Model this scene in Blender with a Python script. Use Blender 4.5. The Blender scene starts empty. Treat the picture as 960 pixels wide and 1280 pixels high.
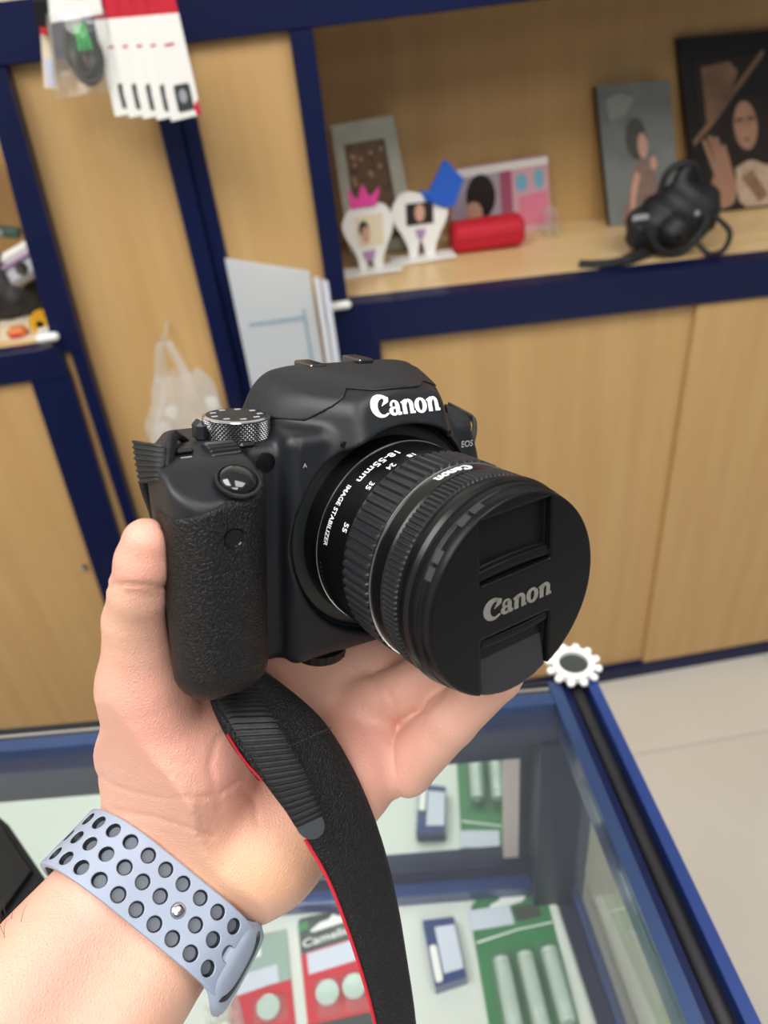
import bpy, math, random
import numpy as np
from mathutils import Vector, Matrix, noise as mnoise

random.seed(7)
rng = np.random.default_rng(7)
scene = bpy.context.scene
col = scene.collection
PI = math.pi

# ------------------------------------------------------------------ camera
F = 960.0                                   # focal length in pixels of the 960x1280 frame
RW = np.array([[0.9856, -0.1595, 0.0562],   # rows: world X, Y, Z in view axes (right, down, forward)
               [-0.1395, -0.5786, 0.8036],
               [-0.0957, -0.7999, -0.5925]])
_u, _s, _v = np.linalg.svd(RW); RW = _u @ _v
EYE = np.array([0.0, 0.0, 1.45])
cam = bpy.data.cameras.new('phone_camera')
cam_o = bpy.data.objects.new('phone_camera', cam); col.objects.link(cam_o)
cx, cy_, cz = RW[:, 0], -RW[:, 1], -RW[:, 2]
cam_o.matrix_world = Matrix(((cx[0], cy_[0], cz[0], EYE[0]), (cx[1], cy_[1], cz[1], EYE[1]),
                             (cx[2], cy_[2], cz[2], EYE[2]), (0, 0, 0, 1)))
cam.sensor_fit = 'AUTO'; cam.sensor_width = 36.0; cam.lens = 36.0 * F / 1280.0
cam.clip_start = 0.01; cam.clip_end = 50
cam.dof.use_dof = True; cam.dof.focus_distance = 0.245; cam.dof.aperture_fstop = 11.5
scene.camera = cam_o

# ------------------------------------------------------------------ world, lamps, exposure
w = bpy.data.worlds.new('shop_air'); scene.world = w; w.use_nodes = True
w.node_tree.nodes['Background'].inputs[0].default_value = (0.93, 0.96, 1.0, 1)
w.node_tree.nodes['Background'].inputs[1].default_value = 0.21
def area(name, loc, target, size, power, colr=(1, .98, .965)):
    l = bpy.data.lights.new(name, 'AREA'); l.shape = 'RECTANGLE'; l.size = size[0]; l.size_y = size[1]
    l.energy = power; l.color = colr
    o = bpy.data.objects.new(name, l); col.objects.link(o); o.location = loc
    d = Vector(target) - Vector(loc); o.rotation_euler = d.to_track_quat('-Z', 'Y').to_euler()
    return o
area('ceiling_lamp_light', (-0.75, -0.15, 2.72), (-0.75, -0.15, 0), (1.1, 1.1), 33)
area('ceiling_lamp_light', (0.95, -0.25, 2.72), (0.95, -0.25, 0), (1.1, 1.1), 18)
area('ceiling_lamp_light', (0.2, -1.7, 2.72), (0.2, -1.7, 0), (1.1, 1.1), 24)
scene.view_settings.view_transform = 'Standard'
scene.view_settings.look = 'None'
scene.view_settings.gamma = 1.0
scene.view_settings.use_curve_mapping = False
scene.view_settings.exposure = -0.14

# ------------------------------------------------------------------ coordinates
def I(px, py, d):
    """point seen at pixel px,py at depth d (mm from the phone) -> world metres"""
    return EYE + RW @ np.array([(px - 480) / F * d, (py - 640) / F * d, d]) * 0.001
def at(px, py, x=None, y=None, z=None):
    d = RW @ np.array([px - 480, py - 640, F])
    t = y / d[1] if y is not None else ((z - EYE[2]) / d[2] if z is not None else x / d[0])
    return EYE + t * d

# ------------------------------------------------------------------ materials
def mat(name, c, rough=.5, metal=0, coat=0, var=0, vscale=8, c2=None, bump=0, bscale=200, bkind='noise',
        stretch=(1, 1, 1), sss=0, alpha=1, spec=.5, detail=3, trans=0):
    m = bpy.data.materials.new(name); m.use_nodes = True
    nt = m.node_tree; b = nt.nodes['Principled BSDF']; L = nt.links
    b.inputs['Base Color'].default_value = (*c, 1)
    b.inputs['Roughness'].default_value = rough
    b.inputs['Metallic'].default_value = metal
    b.inputs['Coat Weight'].default_value = coat
    b.inputs['Specular IOR Level'].default_value = spec
    b.inputs['Alpha'].default_value = alpha
    b.inputs['Transmission Weight'].default_value = trans
    if sss:
        b.inputs['Subsurface Weight'].default_value = sss
        b.inputs['Subsurface Radius'].default_value = (1, .35, .2)
        b.inputs['Subsurface Scale'].default_value = .004
    tc = nt.nodes.new('ShaderNodeTexCoord'); mp = nt.nodes.new('ShaderNodeMapping')
    mp.inputs['Scale'].default_value = stretch
    L.new(tc.outputs['Object'], mp.inputs['Vector'])
    if var:
        n = nt.nodes.new('ShaderNodeTexNoise'); n.inputs['Scale'].default_value = vscale; n.inputs['Detail'].default_value = detail
        L.new(mp.outputs[0], n.inputs['Vector'])
        r = nt.nodes.new('ShaderNodeValToRGB'); e = r.color_ramp.elements
        e[0].position = .32; e[1].position = .68
        k2 = c2 if c2 else tuple(x * (1 - var) for x in c)
        e[0].color = (*k2, 1); e[1].color = (*c, 1)
        L.new(n.outputs['Fac'], r.inputs[0]); L.new(r.outputs[0], b.inputs['Base Color'])
    if bump:
        if bkind == 'voronoi':
            t = nt.nodes.new('ShaderNodeTexVoronoi'); t.inputs['Scale'].default_value = bscale
            t.feature = 'SMOOTH_F1'; out = t.outputs['Distance']
            n2 = nt.nodes.new('ShaderNodeTexNoise'); n2.inputs['Scale'].default_value = bscale * .5
            vm = nt.nodes.new('ShaderNodeVectorMath'); vm.operation = 'MULTIPLY_ADD'
            vm.inputs[1].default_value = (3 / bscale,) * 3
            L.new(mp.outputs[0], n2.inputs['Vector']); L.new(n2.outputs['Color'], vm.inputs[0]); L.new(mp.outputs[0], vm.inputs[2])
            L.new(vm.outputs[0], t.inputs['Vector'])
        else:
            t = nt.nodes.new('ShaderNodeTexNoise'); t.inputs['Scale'].default_value = bscale; t.inputs['Detail'].default_value = 4
            out = t.outputs['Fac']; L.new(mp.outputs[0], t.inputs['Vector'])
        bp = nt.nodes.new('ShaderNodeBump'); bp.inputs['Strength'].default_value = 1; bp.inputs['Distance'].default_value = bump
        L.new(out, bp.inputs['Height']); L.new(bp.outputs[0], b.inputs['Normal'])
    return m

def glassy(name, tint=(1, 1, 1), gl=.03, ior=1.5, rough=.02, haze=0, hazecol=(1, 1, 1)):
    """thin clear sheet: see-through plus fresnel reflection, with an optional milky scatter"""
    m = bpy.data.materials.new(name); m.use_nodes = True; nt = m.node_tree; nt.nodes.clear(); L = nt.links
    out = nt.nodes.new('ShaderNodeOutputMaterial'); t = nt.nodes.new('ShaderNodeBsdfTransparent')
    t.inputs[0].default_value = (*tint, 1)
    g = nt.nodes.new('ShaderNodeBsdfGlossy'); g.inputs['Roughness'].default_value = rough
    lw = nt.nodes.new('ShaderNodeLayerWeight'); lw.inputs['Blend'].default_value = .5      # Schlick fresnel, the same on both faces
    pw = nt.nodes.new('ShaderNodeMath'); pw.operation = 'POWER'; pw.inputs[1].default_value = 5
    ma = nt.nodes.new('ShaderNodeMath'); ma.operation = 'MULTIPLY_ADD'; ma.inputs[1].default_value = .96; ma.inputs[2].default_value = .04
    L.new(lw.outputs['Facing'], pw.inputs[0]); L.new(pw.outputs[0], ma.inputs[0])
    mx = nt.nodes.new('ShaderNodeMixShader'); L.new(ma.outputs[0], mx.inputs[0])
    L.new(t.outputs[0], mx.inputs[1]); L.new(g.outputs[0], mx.inputs[2]); last = mx
    if haze:
        d = nt.nodes.new('ShaderNodeBsdfDiffuse'); d.inputs[0].default_value = (*hazecol, 1)
        tl = nt.nodes.new('ShaderNodeBsdfTranslucent'); tl.inputs[0].default_value = (*hazecol, 1)
        m0 = nt.nodes.new('ShaderNodeMixShader'); m0.inputs[0].default_value = .5
        L.new(d.outputs[0], m0.inputs[1]); L.new(tl.outputs[0], m0.inputs[2])
        m2 = nt.nodes.new('ShaderNodeMixShader'); m2.inputs[0].default_value = haze
        L.new(mx.outputs[0], m2.inputs[1]); L.new(m0.outputs[0], m2.inputs[2]); last = m2
    L.new(last.outputs[0], out.inputs[0])
    return m

def srgb(r, g, b):
    f = lambda v: (v / 255 / 12.92) if v / 255 <= .04045 else ((v / 255 + .055) / 1.055) ** 2.4
    return (f(r), f(g), f(b))

M = dict(
    wood=mat('beech_laminate', srgb(200, 164, 110), .42, var=.1, vscale=5, stretch=(7, 7, .4), c2=srgb(193, 154, 101), bump=.0002, bscale=60),
    wood_shelf=mat('beech_shelf_laminate', srgb(226, 196, 146), .28, var=.1, vscale=4, stretch=(1, 9, 9), c2=srgb(216, 182, 128)),
    navy=mat('navy_lacquer', srgb(8, 21, 64), .4, var=.15, vscale=3, coat=.08, spec=.3),
    rail_blue=mat('grey_blue_rail', srgb(44, 66, 108), .3, coat=.3, var=.15, vscale=9),
    navy_gloss=mat('navy_powder_coat', srgb(34, 58, 120), .28, coat=.4, var=.12, vscale=6),
    channel=mat('dark_rubber_channel', srgb(38, 38, 42), .38, var=.2, vscale=30),
    chrome=mat('brushed_chrome', (.72, .73, .75), .22, metal=1),
    tile=mat('beige_floor_tile', srgb(212, 208, 198), .22, var=.04, vscale=2.5, c2=srgb(205, 200, 189), spec=.5),
    grout=mat('floor_grout', srgb(188, 180, 168), .8),
    white_shelf=mat('white_shelf_laminate', srgb(216, 220, 214), .35),
    wall=mat('painted_wall', srgb(226, 222, 212), .8),
    mirror=mat('mirror_silver', (.86, .9, .87), .03, metal=1),
    white=mat('white_plastic', srgb(240, 240, 236), .35),
    cream=mat('cream_board', srgb(232, 218, 190), .6),
    pink_strip=mat('pale_pink_edging', srgb(222, 206, 206), .5),
    black=mat('black_plastic', (.006, .0065, .0075), .42, bump=.00002, bscale=9000, spec=.36),
    blackm=mat('satin_black_body_plastic', (.013, .0145, .0175), .40, bump=.00003, bscale=9000, spec=.36),
    blackg=mat('gloss_black', (.006, .006, .008), .08, coat=.6),
    lensb=mat('lens_barrel_black', (.0035, .0037, .0045), .3, spec=.36),
    cap=mat('lens_cap_black', (.0045, .005, .0062), .36, bump=.00001, bscale=7000, spec=.2),
    caplatch=mat('lens_cap_latch_grey', (.022, .0235, .027), .42),
    rubber=mat('grained_grip_rubber', (.0055, .0055, .006), .42, bump=.00042, bscale=1900, bkind='voronoi', spec=.36),
    ribrub=mat('ribbed_ring_rubber', (.020, .0215, .024), .32, spec=.36),
    leather=mat('black_strap_leather', (.0048, .0055, .0065), .46, bump=.00045, bscale=2100, bkind='voronoi', stretch=(1, 1, 1), spec=.36),
    web=mat('black_webbing', (.0085, .009, .0105), .55, bump=.0002, bscale=3000),
    redp=mat('red_piping', srgb(196, 30, 50), .6, bump=.0003, bscale=1500),
    inkw=mat('white_print', srgb(245, 245, 245), .5),
    inkg=mat('grey_print', srgb(122, 120, 114), .5),
    inkd=mat('dim_white_print', srgb(170, 172, 176), .5),
    darkmetal=mat('dark_metal_rail', (.16, .165, .17), .22, metal=1),
    silver=mat('polished_silver_trim', (.7, .7, .72), .18, metal=1),
    band=mat('grey_blue_sport_band', srgb(146, 157, 176), .5, bump=.00003, bscale=5000),
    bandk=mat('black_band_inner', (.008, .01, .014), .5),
    bandl=mat('shaded_band_lining', (.10, .115, .145), .5),  # band's grey-blue darkened, painting in the shade deep in the holes
    red=mat('red_print', srgb(198, 32, 52), .45),
    redv=mat('red_velvet', srgb(190, 20, 42), .7),
    pink=mat('pink_print', srgb(232, 70, 160), .5),
    blue=mat('blue_board', srgb(32, 92, 196), .5),
    green=mat('green_card', srgb(52, 128, 78), .4, var=.2, vscale=30),
    cardk=mat('dark_card', srgb(56, 62, 62), .45),
    label=mat('pale_label', srgb(205, 210, 226), .5),
    steel=mat('battery_steel', (.62, .72, .68), .25, metal=.25),
    clearbub=glassy('clear_blister', (.97, 1, .98), haze=.14, rough=.05),
    glass=glassy('counter_glass', (.965, .982, .974), haze=.02, hazecol=(.82, .9, .95)),
    sideglass=glassy('side_glass', (.92, .97, .94), haze=.02, hazecol=(.82, .9, .85)),
    plasticbag=glassy('thin_bag_film', (.97, .97, .96), haze=.5, rough=.12, hazecol=(.93, .93, .9)),
    sheet=glassy('translucent_sheet', (.9, .94, .96), haze=.86, rough=.3, hazecol=srgb(234, 241, 246)),
    skinphoto=mat('printed_skin_tone', srgb(206, 160, 140), .5),
    hairphoto=mat('printed_dark_hair', srgb(36, 28, 26), .5),
    sepia=mat('printed_sepia', srgb(150, 116, 92), .5, var=.5, vscale=14),
    canvas=mat('grey_canvas', srgb(128, 134, 132), .7, var=.25, vscale=22),
    blackframe=mat('black_frame', srgb(20, 20, 22), .5),
    silverframe=mat('pearly_frame', srgb(188, 190, 176), .4, var=.15, vscale=40),
    brownpic=mat('brown_sequin_picture', srgb(120, 92, 66), .5, var=.45, vscale=90),
    yellow=mat('yellow_plastic', srgb(226, 168, 38), .4),
    orange=mat('orange_plastic', srgb(210, 120, 56), .5),
    lilac=mat('lilac_plastic', srgb(170, 140, 180), .4),
    silverp=mat('silver_plastic', srgb(176, 180, 188), .3, metal=.3),
    cable=mat('black_green_cable', srgb(24, 30, 28), .35),
    greenl=mat('bright_green_print', srgb(40, 200, 90), .4),
    ceiling=mat('ceiling_paint', srgb(238, 238, 236), .8),
    hair=mat('arm_hair', (.03, .018, .012), .5),
)
# ------------------------------------------------------------------ skin: palm mottling painted from vertex data is avoided; noise only
def skin_mat():
    m = mat('skin', srgb(214, 152, 128), .46, sss=.14)
    nt = m.node_tree; L = nt.links; b = nt.nodes['Principled BSDF']
    tc = nt.nodes['Texture Coordinate']
    n = nt.nodes.new('ShaderNodeTexNoise'); n.inputs['Scale'].default_value = 26; n.inputs['Detail'].default_value = 2
    L.new(tc.outputs['Object'], n.inputs['Vector'])
    r = nt.nodes.new('ShaderNodeValToRGB'); e = r.color_ramp.elements
    e[0].position = .3; e[0].color = (*srgb(214, 168, 145), 1)
    e[1].position = .64; e[1].color = (*srgb(213, 163, 145), 1)
    L.new(n.outputs['Fac'], r.inputs[0])
    at_ = nt.nodes.new('ShaderNodeAttribute'); at_.attribute_name = 'tone'
    mx = nt.nodes.new('ShaderNodeMix'); mx.data_type = 'RGBA'; mx.blend_type = 'MULTIPLY'; mx.inputs[0].default_value = 1
    L.new(r.outputs[0], mx.inputs[6]); L.new(at_.outputs['Color'], mx.inputs[7])
    L.new(mx.outputs[2], b.inputs['Base Color'])
    v = nt.nodes.new('ShaderNodeTexVoronoi'); v.inputs['Scale'].default_value = 900; v.feature = 'DISTANCE_TO_EDGE'
    n3 = nt.nodes.new('ShaderNodeTexNoise'); n3.inputs['Scale'].default_value = 260; n3.inputs['Detail'].default_value = 3
    L.new(tc.outputs['Object'], v.inputs['Vector']); L.new(tc.outputs['Object'], n3.inputs['Vector'])
    b1 = nt.nodes.new('ShaderNodeBump'); b1.inputs['Distance'].default_value = .00022
    b2 = nt.nodes.new('ShaderNodeBump'); b2.inputs['Distance'].default_value = .0005; b2.inputs['Strength'].default_value = .35
    L.new(v.outputs['Distance'], b1.inputs['Height']); L.new(n3.outputs['Fac'], b2.inputs['Height'])
    L.new(b1.outputs[0], b2.inputs['Normal']); L.new(b2.outputs[0], b.inputs['Normal'])
    return m
M['skin'] = skin_mat()

# ------------------------------------------------------------------ objects and tagging
def tag(o, label=None, cat=None, group=None, kind=None):
    if label: o['label'] = label
    if cat: o['category'] = cat
    if group: o['group'] = group
    if kind: o['kind'] = kind
    return o
def thing(name, loc, label=None, cat=None, group=None):
    o = bpy.data.objects.new(name, None); o.empty_display_size = .02; col.objects.link(o); o.location = Vector([float(v) for v in loc])
    return tag(o, label, cat, group)
LOC = {}
def origin_of(o):
    p = np.zeros(3)
    while o is not None:
        p = p + np.array(o.location); o = o.parent
    return p
def link_mesh(name, V, Fc, m, parent=None, smooth=False, local=False, base=True, auto=None):
    V = np.asarray(V, float)
    me = bpy.data.meshes.new(name)
    if parent is None:
        if local: org = np.zeros(3)
        else: org = np.array([V[:, 0].mean(), V[:, 1].mean(), V[:, 2].min()])
        W = V - org
    elif local:                                     # coordinates already in the thing's own frame (DSLR)
        org = np.zeros(3); W = V
    else:
        W = V - origin_of(parent); org = np.zeros(3)
    me.from_pydata(W.tolist(), [], [tuple(map(int, f)) for f in Fc]); me.update()
    if smooth:
        me.polygons.foreach_set('use_smooth', [True] * len(me.polygons))
        if auto is not None:
            try: me.set_sharp_from_angle(angle=math.radians(auto))
            except Exception: pass
    o = bpy.data.objects.new(name, me); col.objects.link(o)
    if parent is not None: o.parent = parent
    o.location = Vector(org.tolist())
    me.materials.append(m)
    return o

class MB:
    def __init__(s): s.V = []; s.F = []
    def add(s, V, Fc):
        n = len(s.V); s.V += [tuple(map(float, v)) for v in V]; s.F += [tuple(i + n for i in f) for f in Fc]; return s
    def box(s, lo, hi, M_=None, bev=0):
        x0, y0, z0 = lo; x1, y1, z1 = hi
        if bev:
            b = min(bev, abs(x1 - x0) / 2.01, abs(y1 - y0) / 2.01, abs(z1 - z0) / 2.01)
            V = []; idx = {}
            for sx in (0, 1):
                for sy in (0, 1):
                    for sz in (0, 1):
                        X = (x0, x1)[sx]; Y = (y0, y1)[sy]; Z = (z0, z1)[sz]
                        ix = X + (b if sx == 0 else -b); iy = Y + (b if sy == 0 else -b); iz = Z + (b if sz == 0 else -b)
                        idx[(sx, sy, sz, 0)] = len(V); V.append((X, iy, iz))
                        idx[(sx, sy, sz, 1)] = len(V); V.append((ix, Y, iz))
                        idx[(sx, sy, sz, 2)] = len(V); V.append((ix, iy, Z))
            Fc = []
            for sx in (0, 1): Fc.append([idx[(sx, a, c, 0)] for a, c in ((0, 0), (1, 0), (1, 1), (0, 1))][::(1 if sx else -1)])
            for sy in (0, 1): Fc.append([idx[(a, sy, c, 1)] for a, c in ((0, 0), (1, 0), (1, 1), (0, 1))][::(-1 if sy else 1)])
            for sz in (0, 1): Fc.append([idx[(a, c, sz, 2)] for a, c in ((0, 0), (1, 0), (1, 1), (0, 1))][::(1 if sz else -1)])
            for a in (0, 1):
                for c in (0, 1):
                    Fc.append((idx[(0, a, c, 1)], idx[(1, a, c, 1)], idx[(1, a, c, 2)], idx[(0, a, c, 2)]))
                    Fc.append((idx[(a, 0, c, 0)], idx[(a, 1, c, 0)], idx[(a, 1, c, 2)], idx[(a, 0, c, 2)]))
                    Fc.append((idx[(a, c, 0, 0)], idx[(a, c, 1, 0)], idx[(a, c, 1, 1)], idx[(a, c, 0, 1)]))
                    for d in (0, 1): Fc.append((idx[(a, c, d, 0)], idx[(a, c, d, 1)], idx[(a, c, d, 2)]))
        else:
            V = [(x, y, z) for x in (x0, x1) for y in (y0, y1) for z in (z0, z1)]
            Fc = [(0, 1, 3, 2), (4, 6, 7, 5), (0, 4, 5, 1), (2, 3, 7, 6), (0, 2, 6, 4), (1, 5, 7, 3)]
        if M_ is not None: V = [tuple(M_ @ Vector(v)) for v in V]
        return s.add(V, Fc)
    def hexa(s, P):
        """8 points: bottom quad then top quad"""
        return s.add(P, [(0, 3, 2, 1), (4, 5, 6, 7), (0, 1, 5, 4), (1, 2, 6, 5), (2, 3, 7, 6), (3, 0, 4, 7)])
    def prism(s, pts, nrm, t):
        """polygon (3-D points) pushed along nrm by t"""
        P = [np.asarray(p, float) for p in pts]; n = np.asarray(nrm, float) * t; k = len(P)
        return s.add(P + [p + n for p in P], [tuple(range(k))[::-1], tuple(range(k, 2 * k))] +
                     [(i, (i + 1) % k, (i + 1) % k + k, i + k) for i in range(k)])
    def tube(s, path, r, n=8, caps=True):
        path = [np.asarray(p, float) for p in path]; rs = r if hasattr(r, '__len__') else [r] * len(path)
        V = []; up = None
        for i, p in enumerate(path):
            t = path[min(i + 1, len(path) - 1)] - path[max(i - 1, 0)]; t = t / (np.linalg.norm(t) + 1e-12)
            if up is None:
                up = np.cross(t, (0, 0, 1.0)) if abs(t[2]) < .9 else np.cross(t, (1.0, 0, 0))
            up = up - t * (up @ t); up /= np.linalg.norm(up) + 1e-12; sd = np.cross(t, up)
            for j in range(n):
                a = 2 * PI * j / n; V.append(p + rs[i] * (math.cos(a) * up + math.sin(a) * sd))
        Fc = [(i * n + j, i * n + (j + 1) % n, (i + 1) * n + (j + 1) % n, (i + 1) * n + j) for i in range(len(path) - 1) for j in range(n)]
        if caps: Fc += [tuple(range(n))[::-1], tuple(range((len(path) - 1) * n, len(path) * n))]
        return s.add(V, Fc)
    def lathe(s, prof, n=96, axis='y', c=(0, 0, 0), rad=None):
        """prof = [(r, h)...]; rad(theta, i) optional radial offset"""
        V = []
        for i, (r, h) in enumerate(prof):
            for j in range(n):
                a = 2 * PI * j / n; rr = r + (rad(a, i) if rad else 0)
                q = (rr * math.cos(a), rr * math.sin(a))
                V.append({'y': (c[0] + q[0], c[1] + h, c[2] + q[1]), 'z': (c[0] + q[0], c[1] + q[1], c[2] + h), 'x': (c[0] + h, c[1] + q[0], c[2] + q[1])}[axis])
        Fc = [(i * n + j, i * n + (j + 1) % n, (i + 1) * n + (j + 1) % n, (i + 1) * n + j) for i in range(len(prof) - 1) for j in range(n)]
        if prof[0][0] > 1e-6: Fc.append(tuple(range(n)))
        if prof[-1][0] > 1e-6: Fc.append(tuple(range((len(prof) - 1) * n, len(prof) * n))[::-1])
        return s.add(V, Fc)
    def ell(s, c, r, n=16, m=10, M_=None):
        V = []
        for i in range(m + 1):
            for j in range(n):
                a = PI * i / m; b = 2 * PI * j / n
                v = Vector((r[0] * math.sin(a) * math.cos(b), r[1] * math.sin(a) * math.sin(b), r[2] * math.cos(a)))
                if M_ is not None: v = M_ @ v
                V.append((c[0] + v[0], c[1] + v[1], c[2] + v[2]))
        return s.add(V, [(i * n + j, i * n + (j + 1) % n, (i + 1) * n + (j + 1) % n, (i + 1) * n + j) for i in range(m) for j in range(n)])
    def build(s, name, m, parent=None, smooth=False, local=False, auto=35, scale=None):
        V = np.array(s.V)
        if scale: V = V * scale
        return link_mesh(name, V, s.F, m, parent, smooth, local, auto=auto)

def struct(o): o['kind'] = 'structure'; return o

# smooth curve through points
def spline(P, n):
    P = np.asarray(P, float); k = len(P); out = []
    for i in range(k - 1):
        p0 = P[max(i - 1, 0)]; p1 = P[i]; p2 = P[i + 1]; p3 = P[min(i + 2, k - 1)]
        for t in np.linspace(0, 1, n, endpoint=False):
            out.append(.5 * ((2 * p1) + (-p0 + p2) * t + (2 * p0 - 5 * p1 + 4 * p2 - p3) * t * t + (-p0 + 3 * p1 - 3 * p2 + p3) * t ** 3))
    out.append(P[-1]); return np.array(out)

# ------------------------------------------------------------------ signed distance sculpting (surface nets)
def smin(a, b, k):
    h = np.clip(.5 + .5 * (b - a) / k, 0, 1); return b + (a - b) * h - k * h * (1 - h)
def smax(a, b, k): return -smin(-a, -b, k)
def rbox(p, lo, hi, r):
    lo = np.array(lo, float); hi = np.array(hi, float); c = (lo + hi) / 2; h = (hi - lo) / 2 - r
    q = [np.abs(p[i] - c[i]) - h[i] for i in range(3)]
    return np.sqrt(sum(np.maximum(v, 0) ** 2 for v in q)) + np.minimum(np.maximum(np.maximum(q[0], q[1]), q[2]), 0) - r
def rcone(p, a, b, ra, rb):
    a = np.asarray(a, float); b = np.asarray(b, float); ba = b - a; l = ba @ ba
    t = np.clip(sum((p[i] - a[i]) * ba[i] for i in range(3)) / l, 0, 1)
    return np.sqrt(sum((p[i] - a[i] - ba[i] * t) ** 2 for i in range(3))) - (ra + (rb - ra) * t)
def nets(f, lo, hi, h):
    lo = np.array(lo, float); n = np.ceil((np.array(hi, float) - lo) / h).astype(int) + 1
    n = ((n + 3) // 4) * 4 + 1
    ax = [lo[i] + h * np.arange(n[i]) for i in range(3)]
    # coarse pass
    cg = np.meshgrid(*[a[::4] for a in ax], indexing='ij'); cd = f(cg)
    D = np.repeat(np.repeat(np.repeat(cd, 4, 0), 4, 1), 4, 2)[:n[0], :n[1], :n[2]]
    mask = np.abs(D) < h * 9
    # centre the coarse sample block by widening the mask
    mk = mask.copy()
    for a in range(3):
        m2 = mk.copy()
        sl = [slice(None)] * 3; sr = [slice(None)] * 3
        sl[a] = slice(0, -4); sr[a] = slice(4, None)
        m2[tuple(sl)] |= mk[tuple(sr)]; m2[tuple(sr)] |= mk[tuple(sl)]; mk = m2
    ii = np.nonzero(mk)
    D = D.astype(float).copy(); D[ii] = f([ax[k][ii[k]] for k in range(3)])
    S = D < 0
    N = [k - 1 for k in n]
    acc = np.zeros((*N, 3)); cnt = np.zeros(N)
    offs = [(0, 0, 0), (1, 0, 0), (0, 1, 0), (1, 1, 0), (0, 0, 1), (1, 0, 1), (0, 1, 1), (1, 1, 1)]
    def sub(A, o): return A[o[0]:o[0] + N[0], o[1]:o[1] + N[1], o[2]:o[2] + N[2]]
    for a in range(8):
        for b in range(a + 1, 8):
            df = [offs[b][k] - offs[a][k] for k in range(3)]
            if sum(abs(v) for v in df) != 1: continue
            Sa, Sb = sub(S, offs[a]), sub(S, offs[b]); cr = Sa != Sb
            idx = np.nonzero(cr); Da = sub(D, offs[a])[idx]; Db = sub(D, offs[b])[idx]; t = Da / (Da - Db)
            for k in range(3): acc[..., k][idx] += offs[a][k] + df[k] * t
            cnt[idx] += 1
    cell = cnt > 0; vid = -np.ones(N, int); idx = np.nonzero(cell); vid[idx] = np.arange(len(idx[0]))
    P = np.stack([lo[k] + h * (idx[k] + acc[..., k][idx] / cnt[idx]) for k in range(3)], 1)
    Fc = []
    for a in range(3):
        b, c = (a + 1) % 3, (a + 2) % 3
        sl0 = [slice(1, -1)] * 3; sl1 = [slice(1, -1)] * 3; sl0[a] = slice(0, -1); sl1[a] = slice(1, None)
        A0, A1 = S[tuple(sl0)], S[tuple(sl1)]; cr = np.nonzero(A0 != A1); flip = A0[cr]
        base = [cr[0] + (0 if a == 0 else 1), cr[1] + (0 if a == 1 else 1), cr[2] + (0 if a == 2 else 1)]
        def g(db, dc):
            q = [base[0].copy(), base[1].copy(), base[2].copy()]; q[b] -= db; q[c] -= dc; return vid[q[0], q[1], q[2]]
        Q = np.stack([g(1, 1), g(0, 1), g(0, 0), g(1, 0)], 1); Q[~flip] = Q[~flip][:, ::-1]; Fc.append(Q)
    Fc = np.concatenate(Fc)
    # project on the surface
    for _ in range(3):
        p = [P[:, 0], P[:, 1], P[:, 2]]; d = f(p); e = h * .25
        g = np.stack([(f([p[0] + (e if k == 0 else 0), p[1] + (e if k == 1 else 0), p[2] + (e if k == 2 else 0)]) - d) / e for k in range(3)], 1)
        gn = np.maximum(np.linalg.norm(g, axis=1, keepdims=True), .3)
        P = P - np.clip(d[:, None], -h, h) * g / gn ** 2 * .8
    return P, Fc
# ================================================================== THE SETTING
fl = struct(MB().box((-1.9, -2.4, -.03), (2.3, 1.5, -.003)).build('floor', M['grout']))
tile0 = None
for ix in range(-3, 4):
    for iy in range(-4, 2):
        x0 = .345 + .6 * ix; y0 = .352 + .6 * iy
        if y0 > 1.4: continue
        if tile0 is None:
            tile0 = MB().box((0, 0, 0), (.597, .597, .003), bev=.0012).build('tile', M['tile'], fl, local=True)
            t = tile0
        else:
            t = tile0.copy(); col.objects.link(t); t.parent = fl
        t.location = Vector((x0, y0, -.003)) - fl.location
struct(MB().box((-1.9, 1.5, 0), (2.3, 1.56, 2.8)).build('wall_back', M['wall']))
struct(MB().box((-1.96, -2.4, 0), (-1.9, 1.56, 2.8)).build('wall_left', M['wall']))
struct(MB().box((-1.96, -2.4, 2.8), (2.3, 1.56, 2.86)).build('ceiling', M['ceiling']))
lampm = bpy.data.materials.new('lamp_diffuser'); lampm.use_nodes = True
b_ = lampm.node_tree.nodes['Principled BSDF']; b_.inputs['Emission Color'].default_value = (1, .97, .93, 1); b_.inputs['Emission Strength'].default_value = 3
for (lx, ly, where) in ((-.75, -.15, 'left of the counter'), (.95, -.25, 'right of the counter'), (.2, -1.7, 'behind the photographer')):
    t = thing('ceiling_lamp', (lx, ly, 2.8), 'square white ceiling lamp panel ' + where, 'lamp', 'ceiling lamps')
    f_ = MB()
    for a in ((-.58, -.58, .58, -.55), (-.58, .55, .58, .58), (-.58, -.55, -.55, .55), (.55, -.55, .58, .55)):
        f_.box((lx + a[0], ly + a[1], 2.74), (lx + a[2], ly + a[3], 2.8))
    f_.build('frame', M['white'], t)
    MB().box((lx - .545, ly - .545, 2.765), (lx + .545, ly + .545, 2.785)).build('diffuser', lampm, t)

def zs(x): return 1.005 - .034 * (x - .05)          # top of the display shelf, which sags a little to the right
YF = 1.16
def slab(x0, x1, y0, y1, f0, f1):
    """board between heights f0(x) and f1(x)"""
    P = [(x0, y0, f0(x0)), (x1, y0, f0(x1)), (x1, y1, f0(x1)), (x0, y1, f0(x0)),
         (x0, y0, f1(x0)), (x1, y0, f1(x1)), (x1, y1, f1(x1)), (x0, y1, f1(x0))]
    return MB().hexa(P)
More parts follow.
